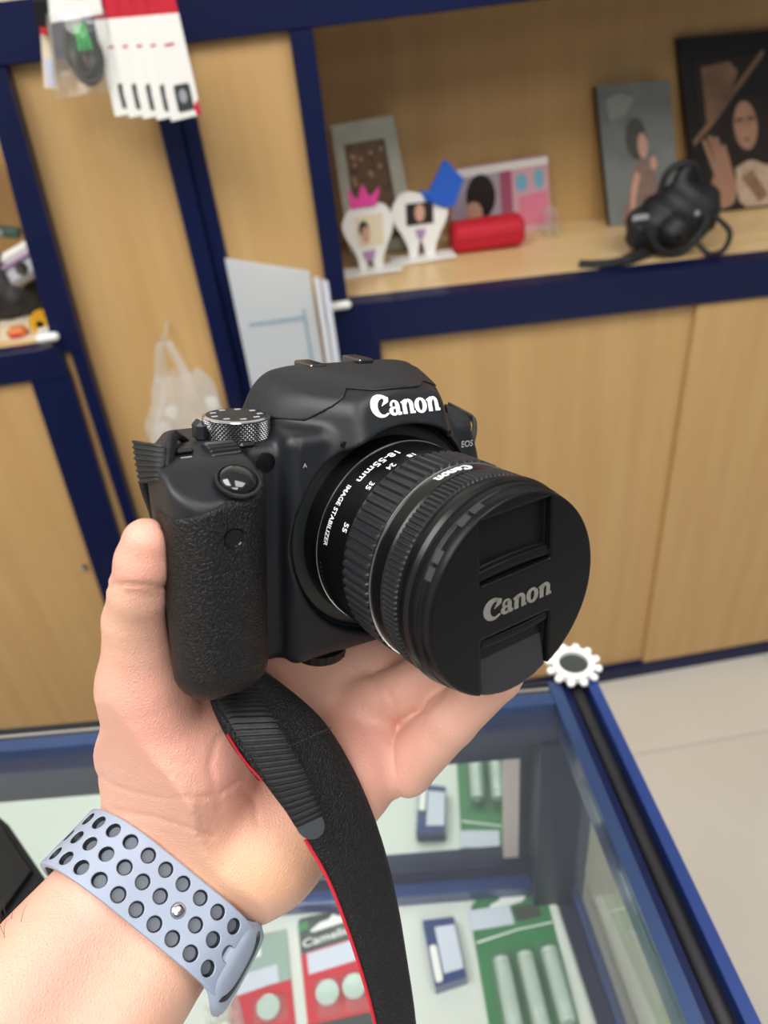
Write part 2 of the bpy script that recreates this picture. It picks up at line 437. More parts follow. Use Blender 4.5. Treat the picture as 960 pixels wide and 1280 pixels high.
# ---- display cupboard on the right: open niche above, sliding wooden doors below
cup = thing('display_cupboard', (.65, 1.3, 0), 'navy-framed cupboard with an open lit niche over two sliding wooden doors', 'cupboard')
MB().box((.034, YF - .004, 1.0), (.064, YF + .045, 1.371), bev=.002).build('post', M['navy'], cup)
MB().box((.036, YF - .004, .0), (.108, YF + .03, .944), bev=.002).build('post', M['navy'], cup)
slab(.036, 1.5, YF - .006, YF + .03, lambda x: zs(x) - .066, lambda x: zs(x)).build('shelf_edge', M['navy'], cup)
slab(.04, 1.5, YF + .0302, 1.455, lambda x: zs(x) - .02, lambda x: zs(x) + .0004).build('shelf', M['wood_shelf'], cup)
MB().box((-.10, YF - .002, 1.3715), (1.5, YF + .04, 1.47), bev=.002).build('top_beam', M['navy'], cup)
MB().box((.0645, 1.456, .97), (1.5, 1.47, 1.47)).build('back_panel', M['wood'], cup)
MB().box((.04, YF + .046, 1.01), (.0445, 1.455, 1.371)).build('side_panel', M['wood'], cup)
MB().box((-.10, YF + .041, 1.472), (1.5, 1.47, 1.49)).build('top_board', M['navy'], cup)
slab(.109, .655, YF + .012, YF + .024, lambda x: .04, lambda x: zs(x) - .0665).build('sliding_door', M['wood'], cup)
d2 = slab(.645, 1.5, YF + .0, YF + .011, lambda x: .04, lambda x: zs(x) - .0665).build('sliding_door', M['wood'], cup)
slab(.109, 1.5, YF - .004, YF + .03, lambda x: 0.0, lambda x: .037).build('plinth', M['navy'], cup)
# ---- tall cupboard in the middle, wooden panels between navy posts
tall = thing('tall_cupboard', (-.16, 1.3, 0), 'tall cupboard front with two plain wooden panels and a navy post between them', 'cupboard')
MB().box((-.37, YF + .012, 0), (-.152, YF + .03, 1.371)).build('wooden_panel', M['wood'], tall)
MB().box((-.11, YF + .012, 0), (.0335, YF + .03, 1.371)).build('wooden_panel', M['wood'], tall)
MB().box((-.155, YF - .006, 0), (-.128, YF + .03, 1.371), bev=.002).build('post', M['navy'], tall)
MB().box((-.1278, YF + .004, 0), (-.105, YF + .03, 1.371), bev=.002).build('post', M['navy'], tall)
MB().box((-.62, YF - .008, 1.3725), (-.1005, YF + .03, 1.438), bev=.002).build('top_beam', M['navy'], tall)
MB().box((-.62, YF - .008, 1.4385), (-.1005, YF + .03, 1.50)).build('white_fascia', M['cream'], tall)
# ---- left cupboard with a small open shelf
lft = thing('corner_cupboard', (-.6, 1.3, 0), 'navy-framed cupboard at the left edge with a cluttered open shelf and a wooden door', 'cupboard')
def leanbox(x0t, x1t, zt, x0b, x1b, zb, y0, y1):
    return MB().hexa([(x0b, y0, zb), (x1b, y0, zb), (x1b, y1, zb), (x0b, y1, zb), (x0t, y0, zt), (x1t, y0, zt), (x1t, y1, zt), (x0t, y1, zt)])
leanbox(-.350, -.320, 1.372, -.388, -.345, 1.00, YF - .016, YF + .01).build('upper_post', M['navy'], lft)
leanbox(-.366, -.3455, .9995, -.405, -.388, .0, YF - .014, YF + .01).build('edge_strip', M['navy'], lft)
leanbox(-.437, -.3775, .962, -.500, -.432, .0, YF - .02, YF + .01).build('lower_post', M['navy'], lft)
leanbox(-.377, -.3665, .9995, -.432, -.4055, .0, YF - .004, YF + .01).build('filler_strip', M['wood'], lft)
MB().box((-1.3, YF - .02, .962), (-.378, YF + .01, 1.012), bev=.002).build('shelf_edge', M['navy'], lft)
MB().box((-1.3, YF + .0105, .99), (-.378, 1.42, 1.013)).build('shelf', M['wood_shelf'], lft)
MB().box((-1.3, 1.421, .9), (-.345, 1.435, 1.4)).build('back_panel', M['wood'], lft)
MB().box((-.377, YF + .0305, 1.0135), (-.371, 1.42, 1.372)).build('side_panel', M['wood'], lft)
leanbox(-1.3, -.4375, .9615, -1.3, -.5, .0, YF - .010, YF + .004).build('door', M['wood'], lft)
k_ = at(104, 710, y=YF - .018)
MB().lathe([(.001, 0), (.0065, .001), (.0065, .004), (.004, .006), (.0001, .0062)], 20, 'y', (k_[0], k_[1], k_[2])).build('door_lock', M['chrome'], lft, smooth=True)
# white plastic corner clips on both shelf edges
for px, py, y, nm, ww in ((425, 384, YF - .02, 'small white plastic clip on the corner of the display shelf beside the sheets', .036),
                          (58, 424, YF - .034, 'small white plastic clip on the end of the left cluttered shelf', .034)):
    p = at(px, py, y=y)
    tag(MB().box((p[0] - ww / 2, y, p[2] - .006), (p[0] + ww / 2, y + .013, p[2] + .006), bev=.004).build('shelf_clip', M['white'], smooth=True), nm, 'clip')

# ================================================================== GLASS COUNTER
def yf(x): return .363 - .11 * (x - .167)
ct = thing('display_counter', (-.25, .1, 0), 'glass-topped display counter with navy metal rails, mirror back and white shelf', 'counter')
YN = -.14; XL = -.85
def bar(x0, x1, z0, z1, m, name, bev=.0015, y0=YN, yo=0.0, sm=False):
    """bar along the right edge of the counter"""
    P = [(x0, y0, z0), (x1, y0, z0), (x1, yf(x1) + yo, z0), (x0, yf(x0) + yo, z0), (x0, y0, z1), (x1, y0, z1), (x1, yf(x1) + yo, z1), (x0, yf(x0) + yo, z1)]
    return MB().hexa(P).build(name, m, ct)
bar(.131, .1395, .972, 1.001, M['rail_blue'], 'inner_rail')
bar(.1395, .1455, .972, .997, M['navy'], 'rail_step')
bar(.1455, .1585, .972, .990, M['channel'], 'rail_channel')
ga = MB().tube([(.152, YN, .9915), (.152, yf(.152) - .004, .9915)], .0052, 12); ga.build('rubber_gasket', M['channel'], ct, smooth=True)
bar(.1585, .166, .972, 1.002, M['navy_gloss'], 'outer_rail')
def fbar(d0, d1, z0, z1, m, name, x1=.166):
    """bar along the far edge, d = distance in from the outer line"""
    P = [(XL, yf(XL) - d1, z0), (x1, yf(x1) - d1, z0), (x1, yf(x1) - d0, z0), (XL, yf(XL) - d0, z0)]
    P += [(p[0], p[1], z1) for p in P]
    return MB().hexa(P).build(name, m, ct)
X1 = .1305
fbar(-.003, .0, .965, .999, M['channel'], 'far_rail_lip', .166)
fbar(.0002, .010, .972, .998, M['channel'], 'far_rail_channel', X1)
fbar(.0042, .0066, .9982, 1.0, M['chrome'], 'far_rail_trim', X1)
fbar(.0102, .0200, .972, 1.001, M['rail_blue'], 'far_rail', X1)
fbar(.0202, .031, .972, .9885, M['navy'], 'far_rail_step', X1)
g_ = MB().hexa([(XL, YN, .9895), (X1, YN, .9895), (X1, yf(X1) - .0204, .9895), (XL, yf(XL) - .0204, .9895), (XL, YN, .9955), (X1, YN, .9955), (X1, yf(X1) - .0204, .9955), (XL, yf(XL) - .0204, .9955)])
g_.build('top_glass', M['glass'], ct)
# corner post, mirror, frames
ZS = .735
def fp(x, d): return (x, yf(x) - d)
def vbox(x0, x1, d0, d1, z0, z1, m, name, parent=None):
    a, b, c, d = fp(x0, d1), fp(x1, d1), fp(x1, d0), fp(x0, d0)
    P = [(*q, z0) for q in (a, b, c, d)] + [(*q, z1) for q in (a, b, c, d)]
    return MB().hexa(P).build(name, m, parent or ct)
DY = -.030                                          # the mirror wall stands just behind the far rail's inner side
vbox(.117, .150, -.002, .034, .70, .9715, M['navy'], 'corner_post')
vbox(.1502, .166, -.002, .020, .70, .9715, M['navy_gloss'], 'corner_post')
mir = vbox(XL, .0965, -.001, .003, .772, .925, M['mirror'], 'mirror_panel')
vbox(XL, .1168, -.001, .010, .9252, .9715, M['navy'], 'mirror_top_frame')
vbox(.110, .1168, -.001, .008, .772, .925, M['navy'], 'mirror_side_frame')
vbox(.0967, .1098, -.001, .006, .772, .925, M['pink_strip'], 'mirror_edge_strip')
vbox(XL, .1168, -.002, .012, .752, .7718, M['navy'], 'mirror_bottom_frame')
vbox(XL, .1168, -.002, .024, .7362, .7518, M['navy_gloss'], 'mirror_bottom_frame')
sh = MB().hexa([(XL, YN, ZS - .016), (.138, YN, ZS - .016), (.138, yf(.138) - .001, ZS - .016), (XL, yf(XL) - .001, ZS - .016),
                (XL, YN, ZS), (.138, YN, ZS), (.138, yf(.138) - .001, ZS), (XL, yf(XL) - .001, ZS)])
sh.build('shelf', M['white_shelf'], ct)
P_ = [(.1385, YN), (.152, YN), (.152, yf(.152) - .036), (.1385, yf(.1385) - .036)]
MB().hexa([(*p, ZS - .02) for p in P_] + [(*p, ZS + .004) for p in P_]).build('side_sill', M['navy'], ct)
P_ = [(.1522, YN), (.160, YN), (.160, yf(.16) - .021), (.1522, yf(.1522) - .021)]
MB().hexa([(*p, ZS - .02) for p in P_] + [(*p, ZS + .008) for p in P_]).build('side_sill', M['navy_gloss'], ct)
P_ = [(.1545, YN), (.1585, YN), (.1585, yf(.1585) - .021), (.1545, yf(.1545) - .021)]
MB().hexa([(*p, ZS + .0082) for p in P_] + [(*p, .9715) for p in P_]).build('side_glass', M['sideglass'], ct)
P_ = [(XL, YN), (.16, YN), (.16, yf(.16)), (XL, yf(XL))]
MB().hexa([(*p, 0) for p in P_] + [(*p, ZS - .0205) for p in P_]).build('base_cabinet', M['navy'], ct)
# scalloped white ring on the far right corner
c_ = at(717, 827, z=1.010)
rg = thing('scalloped_ring', (c_[0], c_[1], 1.003), 'white scalloped ring with dark centre lying on the far right corner of the counter', 'ornament')
m_ = MB().lathe([(.0108, .0), (.0155, .0), (.0155, .006), (.0108, .006), (.0108, 0)], 48, 'z', (c_[0], c_[1], 1.0035))
m_.build('ring', M['white'], rg, smooth=True)
for k in range(12):
    a = 2 * PI * k / 12 + .1
    q = (c_[0] + .0180 * math.cos(a), c_[1] + .0180 * math.sin(a), 1.0065)
    MB().ell(q, (.0031, .0031, .0030), 12, 8).build('knob', M['white'], rg, smooth=True)
MB().lathe([(.0106, 0), (.0106, .003), (.0001, .0035)], 32, 'z', (c_[0], c_[1], 1.0035)).build('dark_disc', M['cardk'], rg, smooth=True)
# ================================================================== THE DSLR
# pose: columns are the camera's own axes (x to the right seen from the front, y along the lens, z up) in view axes, millimetres
RC = np.array([[0.82326, 0.56655, 0.03553], [-0.16021, 0.29193, -0.94293], [0.54459, -0.77058, -0.3311]])
TC = np.array([-2.009, 3.61, 264.225])
BASE = np.array([0, 0, -42.0])
cw = RW @ RC; _w = EYE + RW @ (RC @ BASE + TC) * .001
dslr = bpy.data.objects.new('dslr_camera', None); dslr.empty_display_size = .02; col.objects.link(dslr)
dslr.matrix_world = Matrix(((-cw[0, 0], cw[0, 1], cw[0, 2], _w[0]), (-cw[1, 0], cw[1, 1], cw[1, 2], _w[1]), (-cw[2, 0], cw[2, 1], cw[2, 2], _w[2]), (0, 0, 0, 1)))
tag(dslr, 'black digital reflex camera with capped zoom lens held in the open hand', 'camera')
def DB(V, Fc, name, m, parent=None, smooth=True, auto=35):
    V = (np.asarray(V, float) - BASE) * .001; V[:, 0] *= -1
    return link_mesh(name, V, [tuple(f)[::-1] for f in Fc], m, parent or dslr, smooth, local=True, auto=auto)
def DM(mb, name, m, parent=None, smooth=True, auto=35): return DB(np.array(mb.V), mb.F, name, m, parent, smooth, auto)
def pl(p, n, c):                      # half space: n.(p-c) < 0 inside
    n = np.array(n, float); n /= np.linalg.norm(n)
    return sum((p[i] - c[i]) * n[i] for i in range(3))
def prism_d(p):
    x = p[0] + 1.2
    ax = np.sqrt(x * x + 4)
    q = [ax, p[1], p[2]]
    d = smax(pl(q, (.55, .37, .85), (24.6, -10, 48.6)), pl(q, (0, .075, .997), (0, 5, 49.6)), 6)
    d = smax(d, pl(q, (.93, .20, .34), (31.6, -8, 42)), 5)
    d = smax(d, pl(q, (.80, .55, .24), (17.6, 10, 46)), 2.5)
    d = smax(d, pl(p, (0, .93, .36), (0, 14.3, 38.5)), 2.5)
    d = smax(d, pl(p, (0, -1, .15), (0, -27, 40)), 3)
    return np.maximum(d, 22 - p[2])
def grip_d(p):
    d = rbox(p, (-78.5, -8, -36.5), (-51.5, 24.3, 40), 9.5)
    d = smax(d, pl(p, (0, .50, .866), (0, 8, 34.0)), 2.2)
    return smax(d, pl(p, (0, 0, 1), (0, 0, 33.2)), 2.5)
def body_core(p):
    main = rbox(p, (-77, -32, -42), (48, 2, 33), 5)
    main = smax(main, pl(p, (.75, .66, 0), (43.5, 1.5, 0)), 4)
    mb = rbox(p, (-38.5, -10, -42), (33, 8.6, 36.5), 4.5)
    mb = smax(mb, pl(p, (.80, .25, .55), (22, 6, 36)), 4)
    d = smin(main, mb, 3)
    d = smin(d, prism_d(p), 3.0)
    d = smin(d, grip_d(p), 4)
    d = smax(d, pl(p, (.886, .12, .46), (34.8, 0, 37)), 3)
    d = smax(d, pl(p, (-.86, -.50, -.12), (-76.5, -3, 10)), 4)
    cyl = np.sqrt(p[0] ** 2 + p[2] ** 2)
    cut = np.maximum(cyl - 37.2 + np.clip(4 - p[1], 0, 6) * .0, 3.0 - p[1])
    d = smax(d, -cut, 1.2)
    return d
def body_f(p):
    d = body_core(p)
    # shutter recess, sensor window, seams
    d = smax(d, -(np.sqrt((p[0] + 60.5) ** 2 + (p[1] - 19.6) ** 2 * 1.0 + (p[2] - 29.5) ** 2) - 5.6), .5)
    d = smax(d, -(np.sqrt((p[0] + 64.0) ** 2 + (p[2] - 14.8) ** 2 + np.maximum(20 - p[1], 0) ** 2) - 2.3), .3)
    # panel line between mirror box and right shoulder
    s = np.abs(p[0] + 36 - .25 * np.maximum(p[2] - 30, 0)); d = d + .28 * np.exp(-(s / .35) ** 2) * (p[1] > 3) * (p[2] > 10)
    return d
P, Fc = nets(body_f, (-84, -37, -47), (54, 30, 60), .78)
body = DB(P, Fc, 'body', M['blackm'], auto=None)
def flash_f(p):
    d = prism_d(p) - .45
    low = np.maximum(48.0 - .75 * np.maximum(-16 - p[0], 0) - .3 * np.maximum(p[0] - 15.5, 0), 38.5 + .0 * p[0])
    low = low - .06 * np.maximum(6 - p[1], 0)
    d = smax(d, (low - p[2]) * .85, .5)
    return smax(d, pl(p, (0, -1, 0), (0, -17.5, 0)), .6)
P, Fc = nets(flash_f, (-42, -20, 28), (42, 20, 58), .42)
DB(P, Fc, 'flash_cover', M['blackm'], auto=None)
def rub_f(p):
    d = grip_d(p) - .75
    d = smax(d, pl(p, (-.30, .0, .95), (-54, 24, 28.6)), .8)
    d = smax(d, pl(p, (-.6, -.8, -.1), (-76.5, 8, 0)), .8)
    d = smax(d, 3.0 - p[1], .6)
    return smax(d, -(np.sqrt((p[0] + 64.0) ** 2 + (p[2] - 14.8) ** 2 + np.maximum(20 - p[1], 0) ** 2) - 2.6), .3)
P, Fc = nets(rub_f, (-83, -2, -44), (-48, 29, 34), .7)
DB(P, Fc, 'grip_rubber', M['rubber'], auto=None)
# remote sensor window
_y = 30.0
for _ in range(60):
    _d = float(grip_d([np.array(-64.0), np.array(_y), np.array(14.8)])) - .75
    if _d < .02: break
    _y -= _d * .8
DM(MB().lathe([(.001, -.1), (2.15, -.1), (2.3, .25), (2.6, .25), (2.7, -1.5)], 32, 'y', (-64, _y, 14.8)), 'sensor_window', M['blackg'])
# shutter button
m_ = MB()
m_.lathe([(5.2, -1.6), (5.2, .2), (4.6, 1.1), (3.2, 1.8), (1.6, 2.15), (.001, 2.3)], 40, 'z')
Rs = Matrix.Translation((-60.5, 20.6, 29.6)) @ Matrix.Rotation(-math.radians(30), 4, 'X')
m_.V = [tuple(Rs @ Vector(v)) for v in m_.V]
sb = DM(m_, 'shutter_button', M['blackg'])
m_ = MB().lathe([(5.5, -.6), (6.3, -.6), (6.3, .25), (5.5, .35), (5.5, -.6)], 40, 'z'); m_.V = [tuple(Rs @ Vector(v)) for v in m_.V]
DM(m_, 'shutter_collar', M['blackm'], sb)
# control wheel behind the shutter
m_ = MB().lathe([(0.01, -4.5), (6.6, -4.5), (7.2, -3.9), (7.2, 3.9), (6.6, 4.5), (.01, 4.5)], 120, 'x', (-57.5, 2.0, 28.4), rad=lambda a, i: (-.75 if (a / (2 * PI) * 30) % 1 < .5 and 1 < i < 4 else 0))
DM(m_, 'control_wheel', M['ribrub'])
# small slider and lever
DM(MB().box((-71, 0, 33), (-65.5, 3.2, 35.0), bev=.8), 'iso_button', M['lensb'])
DM(MB().box((-52, 1.0, 33), (-47, 4.0, 34.8), bev=.8), 'display_button', M['lensb'])
DM(MB().box((-60.5, -13, 33), (-57.2, -6.5, 39.6), bev=1.4), 'power_lever', M['blackm'])
# mode dial
m_ = MB(); n_ = 98; rows = 11; V = []
for i in range(rows + 1):
    for j in range(n_):
        a = 2 * PI * j / n_
        on = (i + j) % 2 == 0 if 0 < i < rows else False
        r = 10.0 + (.40 if on else -.15); V.append((r * math.cos(a), r * math.sin(a), 7.0 * i / rows))
for i in range(rows):
    for j in range(n_):
        a, b, c, d = i * n_ + j, i * n_ + (j + 1) % n_, (i + 1) * n_ + (j + 1) % n_, (i + 1) * n_ + j
        m_.F += [(a, b, d), (b, c, d)] if (i + j) % 2 == 0 else [(a, b, c), (a, c, d)]
m_.V = [tuple(v) for v in V]
DC = (-46.0, -12.0, 32.0)
m_.V = [(v[0] + DC[0], v[1] + DC[1], v[2] + DC[2]) for v in m_.V]
dial = DM(m_, 'mode_dial', mat('knurled_dial_black', (.12, .12, .125), .25, metal=.85), smooth=False)
DM(MB().lathe([(9.2, 7.6), (10.2, 7.3), (10.3, 6.95), (9.8, 6.9)], 64, 'z', DC), 'silver_rim', M['silver'], dial)
DM(MB().lathe([(9.5, 7.0), (9.2, 7.65), (.001, 7.7)], 64, 'z', DC), 'dial_top', M['blackm'], dial)
DM(MB().lathe([(11.8, -.6), (11.8, .3), (10.5, .5)], 64, 'z', DC), 'dial_base', M['lensb'], dial)
for k in range(9):
    a = 2 * PI * k / 9 + .3
    x, y = DC[0] + 7.2 * math.cos(a), DC[1] + 7.2 * math.sin(a)
    DM(MB().box((x - .9, y - .5, DC[2] + 7.6), (x + .9, y + .5, DC[2] + 7.82)), 'dial_symbol', M['inkd'], dial, smooth=False)

# ---- lettering
def txt(body_, size):
    c = bpy.data.curves.new('t', 'FONT'); c.body = body_; c.size = size; c.resolution_u = 3
    c.offset = size * .012
    o = bpy.data.objects.new('t', c); col.objects.link(o)
    dg = bpy.context.evaluated_depsgraph_get(); e = o.evaluated_get(dg); me = e.to_mesh()
    V = np.array([tuple(v.co) for v in me.vertices]); Fc = [tuple(p.vertices) for p in me.polygons]
    e.to_mesh_clear(); bpy.data.objects.remove(o); bpy.data.curves.remove(c)
    V[:, 0] -= (V[:, 0].min() + V[:, 0].max()) / 2
    return V[:, :2], Fc
def arc(cx_, cy0, rx, ry, a0, a1, n=14): return [(cx_ + rx * math.cos(math.radians(a0 + (a1 - a0) * k / n)), cy0 + ry * math.sin(math.radians(a0 + (a1 - a0) * k / n))) for k in range(n + 1)]
def strip(A, B): 
    n = min(len(A), len(B)); return (list(A[:n]) + list(B[:n]), [(i, i + 1, n + i + 1, n + i) for i in range(n - 1)])
def logo():
    """bold wedge-serif lettering: C a n o n, as flat pieces; width about 4.45, cap height 1"""
    S = []
    sh = lambda pts, dx: [(x + dx, y) for x, y in pts]
    # C
    S.append(strip(arc(.60, .5, .60, .56, 55, 318, 26), arc(.74, .47, .34, .40, 80, 306, 26)))
    S.append(strip([(.944, .959), (1.10, .90), (1.07, .68)], [(.80, .864), (.82, .74), (.66, .50)]))
    S.append(strip([(.944, .959), (.80, .864)], [(.60, 1.0), (.70, .86)]))
    # a
    def a_(dx):
        S.append(strip(sh([(.42, .04), (.42, .30), (.42, .52), (.40, .60)], dx), sh([(.66, .04), (.66, .30), (.66, .50), (.60, .64)], dx)))
        S.append(strip(sh(arc(.38, .50, .27, .24, 20, 165, 10), dx), sh(arc(.34, .50, .11, .15, 20, 165, 10), dx)))
        S.append(strip(sh([(.12, .56), (.08, .48), (.16, .42), (.24, .47)], dx), sh([(.23, .54), (.22, .52), (.22, .5), (.24, .52)], dx)))
        S.append(strip(sh(arc(.30, .20, .29, .22, 70, 330, 16), dx), sh(arc(.34, .21, .10, .11, 70, 330, 16), dx)))
        S.append(strip(sh([(.40, .42), (.44, .42)], dx), sh([(.34, .31), (.44, .30)], dx)))
        S.append(strip(sh([(.64, .10), (.76, .13)], dx), sh([(.52, -.02), (.74, .0)], dx)))
    def n_(dx):
        S.append(strip(sh([(.10, 0), (.10, .50), (.0, .60)], dx), sh([(.34, 0), (.34, .62), (.33, .74)], dx)))
        S.append(strip(sh(arc(.50, .44, .27, .29, 165, 0, 12), dx), sh(arc(.45, .42, .085, .17, 165, 0, 12), dx)))
        S.append(strip(sh([(.535, .44), (.535, .0)], dx), sh([(.77, .44), (.77, .0)], dx)))
        S.append(strip(sh([(.75, .10), (.86, .12)], dx), sh([(.60, 0), (.84, 0)], dx)))
    def o_(dx): S.append(strip(sh(arc(.38, .35, .38, .39, 10, 370, 28), dx), sh(arc(.38, .35, .13, .27, 30, 390, 28), dx)))
    a_(1.05); n_(1.80); o_(2.66); n_(3.42)
    return S
def put_logo(fn, t, name, m, parent, wid, hgt):
    mb = MB()
    for V, Fc in logo():
        U = [((x / 4.28 - .5) * wid, (y - .5) * hgt + .1 * 0) for x, y in V]; k = len(U)
        mb.add([fn(u, v, .05) for u, v in U] + [fn(u, v, t) for u, v in U], [f[::-1] for f in Fc] + [tuple(i + k for i in f) for f in Fc] +
               [(Fc[j][0], Fc[j][1], Fc[j][1] + k, Fc[j][0] + k) for j in range(len(Fc))] + [(Fc[j][3], Fc[j][2], Fc[j][2] + k, Fc[j][3] + k) for j in range(len(Fc))])
    return DM(mb, name, m, parent, smooth=False)
def on_body(x, z, y0=22):
    y = y0
    for _ in range(80):
        d = float(body_core([np.array(x), np.array(y), np.array(z)]))
        if d < .02: break
        y -= d * .8
    return y
put_logo(lambda u, v, t: (.3 + u, on_body(.3 + u, 43.6 + v) + t, 43.6 + v + .0), .3, 'brand_lettering', M['inkw'], body, 26.5, 5.9)
def put_text(s, size, fn, name, m, parent, stretch=1):
    V, Fc = txt(s, size); V[:, 0] *= stretch
    V[:, 1] -= .35 * size
    return DB([fn(u, v) for u, v in V], Fc, name, m, parent, smooth=False)
put_text('EOS', 3.2, lambda u, v: (36.0 + u, on_body(36.0 + u, 24.3 + v, 8) + .15, 24.3 + v), 'model_line_lettering', M['inkd'], body)
# buttons on the shoulder left of the lens
def disc_on(x, z, r, name, m, h=.5):
    y = on_body(x, z, 20)
    return DM(MB().lathe([(.001, h), (r * .85, h), (r, h * .6), (r, -.8)], 28, 'y', (x, y, z)), name, m)
disc_on(-43.2, 27.5, 3.0, 'flash_button', M['lensb'])
disc_on(-21.5, 32.6, 1.1, 'screw', M['lensb'], .2)
disc_on(20.5, 31.5, 1.0, 'screw', M['lensb'], .2)
put_text('A', 2.0, lambda u, v: (-33.5 + u, on_body(-33.5 + u, 27 + v, 14) + .12, 27 + v), 'small_mark', M['inkd'], body)
# white print on the top plate
for (x, y, l) in ((-70.5, 5.3, 3.2), (-66, -4, 3.0), (-66, -6.5, 2.2), (-50, -.6, 4.0), (-70, -3, 2.6)):
    z = 33.25 if y < 5.5 else 33.3
    DM(MB().box((x, y, 33.0), (x + l, y + .45, 33.32)), 'white_dash', M['inkd'], body, smooth=False)
# hot shoe rails
DM(MB().box((-16.5, -30, 49.4), (-10.5, -18.0, 52.2), bev=.5), 'hot_shoe_rail', M['darkmetal'])
DM(MB().box((2.5, -30, 49.9), (8.5, -18.0, 53.0), bev=.5), 'hot_shoe_rail', M['darkmetal'])
DM(MB().box((-15.5, -31, 48.5), (11.5, -14.6, 50.0), bev=.3), 'hot_shoe_plate', M['lensb'])
DM(MB().box((-17, -34, 42), (17, -29, 49), bev=2), 'eyecup_top', M['black'])
# strap lugs
DM(MB().box((-77.0, -9, 24), (-74, -4, 30), bev=.9), 'strap_lug', M['lensb'])
DM(MB().box((37.5, -18, 22), (42.5, -12, 28), bev=.9), 'strap_lug', M['steel'])
DM(MB().lathe([(.01, -3.4), (8.6, -3.4), (9.2, -2.8), (9.2, 0), (.01, 0)], 120, 'z', (-22, -1.5, -42.0), rad=lambda a, i: -.5 if (a / (2 * PI) * 20) % 1 < .5 and i in (2,) else 0), 'tripod_plate', M['black'])

# ---- lens
bezel = DM(MB().lathe([(30, 2.0), (36.4, 2.0), (36.4, 3.8), (35.6, 4.8), (33.2, 5.4), (30, 5.4)], 128, 'y'), 'mount_bezel', mat('mount_grey', (.012, .015, .015), .3))
lens = DM(MB().lathe([(20, 4), (32.0, 5.4), (32.0, 8), (31.6, 12.6), (31.6, 27.9), (31.1, 28.2), (31.1, 41.4), (31.3, 41.8), (31.4, 47.4), (31.0, 48.2), (31.0, 55.0), (31.7, 56.4), (32.0, 57.4), (32.0, 59.0), (31.3, 60.2), (30.9, 60.4), (30.9, 61.2), (28, 61.3)], 160, 'y'), 'lens_barrel', M['lensb'], auto=25)
DM(MB().lathe([(31.5, 12.5), (31.85, 12.6), (31.85, 12.85), (31.5, 12.95)], 160, 'y'), 'silver_line', M['silver'], lens)
def ribs(nr, dep, duty, ed): 
    def f(a, i):
        ph = (a / (2 * PI) * nr) % 1; return 0 if ph < duty else -dep
    return f
zr = MB(); nr = 68; n_ = nr * 6
zr.lathe([(31.1, 28.3), (32.1, 28.7), (32.1, 40.4), (31.1, 40.9)], n_, 'y', rad=lambda a, i: (-.95 if round(a / (2 * PI) * n_) % 6 in (3, 4, 5) and i in (1, 2) else 0))
DM(zr, 'zoom_ring', M['ribrub'], lens, auto=30)
DM(MB().lathe([(31.35, 41.7), (31.7, 41.85), (31.7, 42.15), (31.35, 42.3)], 160, 'y'), 'silver_line', M['silver'], lens)
fr_ = MB(); n_ = 120 * 4
fr_.lathe([(31.0, 48.3), (31.8, 48.7), (31.8, 54.2), (31.0, 54.6)], n_, 'y', rad=lambda a, i: (-.75 if round(a / (2 * PI) * n_) % 4 in (2, 3) and i in (1, 2) else 0))
DM(fr_, 'focus_ring', M['ribrub'], lens, auto=30)
def cyl_map(phi0, y0, r): return lambda u, v, t=.08: (-(r + t) * math.sin(math.radians(phi0) + u / r), y0 + v, (r + t) * math.cos(math.radians(phi0) + u / r))
put_text('18-55mm', 4.2, cyl_map(28, 20.0, 31.6), 'focal_range_lettering', M['inkw'], lens, 1.05)
put_text('IMAGE STABILIZER', 2.9, cyl_map(65, 17.6, 31.6), 'stabilizer_lettering', M['inkw'], lens, .84)
for s_, ph in (('18', 12), ('24', 26), ('35', 42), ('55', 68)): put_text(s_, 3.1, cyl_map(ph, 25.6, 31.6), 'focal_mark', M['inkw'], lens)
for k in range(9): put_text('.', 2.2, cyl_map(95 + 2.6 * k, 15.6 + .1 * k, 31.6), 'small_print', M['inkd'], lens)
fn = cyl_map(11, 45.0, 31.42)
put_logo(lambda u, v, t: fn(u, v, t), .2, 'ring_brand_lettering', M['inkw'], lens, 12.6, 3.1)
# ---- lens cap
A_ = math.radians(6.5); ca, sa = math.cos(A_), math.sin(A_)
def cap_f(p):
    u = p[0] * ca + p[2] * sa; v = -p[0] * sa + p[2] * ca; y = p[1]
    r = np.sqrt(u * u + v * v)
    d = smax(r - 30.6 + np.maximum(y - 66.2, 0) * .25, np.abs(y - 64.6) - 3.4, .7)
    d = np.minimum(d, smax(r - 31.2, np.abs(y - 62.3) - 1.3, .4))
    # side notches of the latches
    box = lambda u0, u1, v0, v1, y0: np.maximum(np.maximum(np.maximum(u0 - u, u - u1), np.maximum(v0 - v, v - v1)), y0 - y)
    up = box(-13, 13, 7.6, 26.6, 65.2); d = smax(d, -up, .35)
    bar = smax(np.maximum(np.abs(u) - 12.7, np.abs(v - 10.6 + u * u * .004) - 1.5), y - 67.3, .5); d = np.minimum(d, np.maximum(bar, 64 - y))
    lo_ = box(-13, 13, -40, -9.0, 65.6 ); d = smax(d, -lo_, .35)
    bar = smax(np.maximum(np.abs(u) - 12.7, np.abs(v + 11.4 - u * u * .004) - 1.3), y - 67.6, .5); d = np.minimum(d, np.maximum(bar, 64 - y))
    return d
P, Fc = nets(cap_f, (-33, 59.5, -33), (33, 70, 33), .5)
cap = DB(P, Fc, 'lens_cap', M['cap'], auto=None)
def lt(p):
    u = p[0] * ca + p[2] * sa; v = -p[0] * sa + p[2] * ca; y = p[1]; r = np.sqrt(u * u + v * v)
    s = 64.9 + (-13 - v) * .17
    return smax(smax(np.maximum(np.abs(u) - 12.3, v + 13.2), r - 30.2, .4), np.maximum(y - s, 64.2 - y), .4)
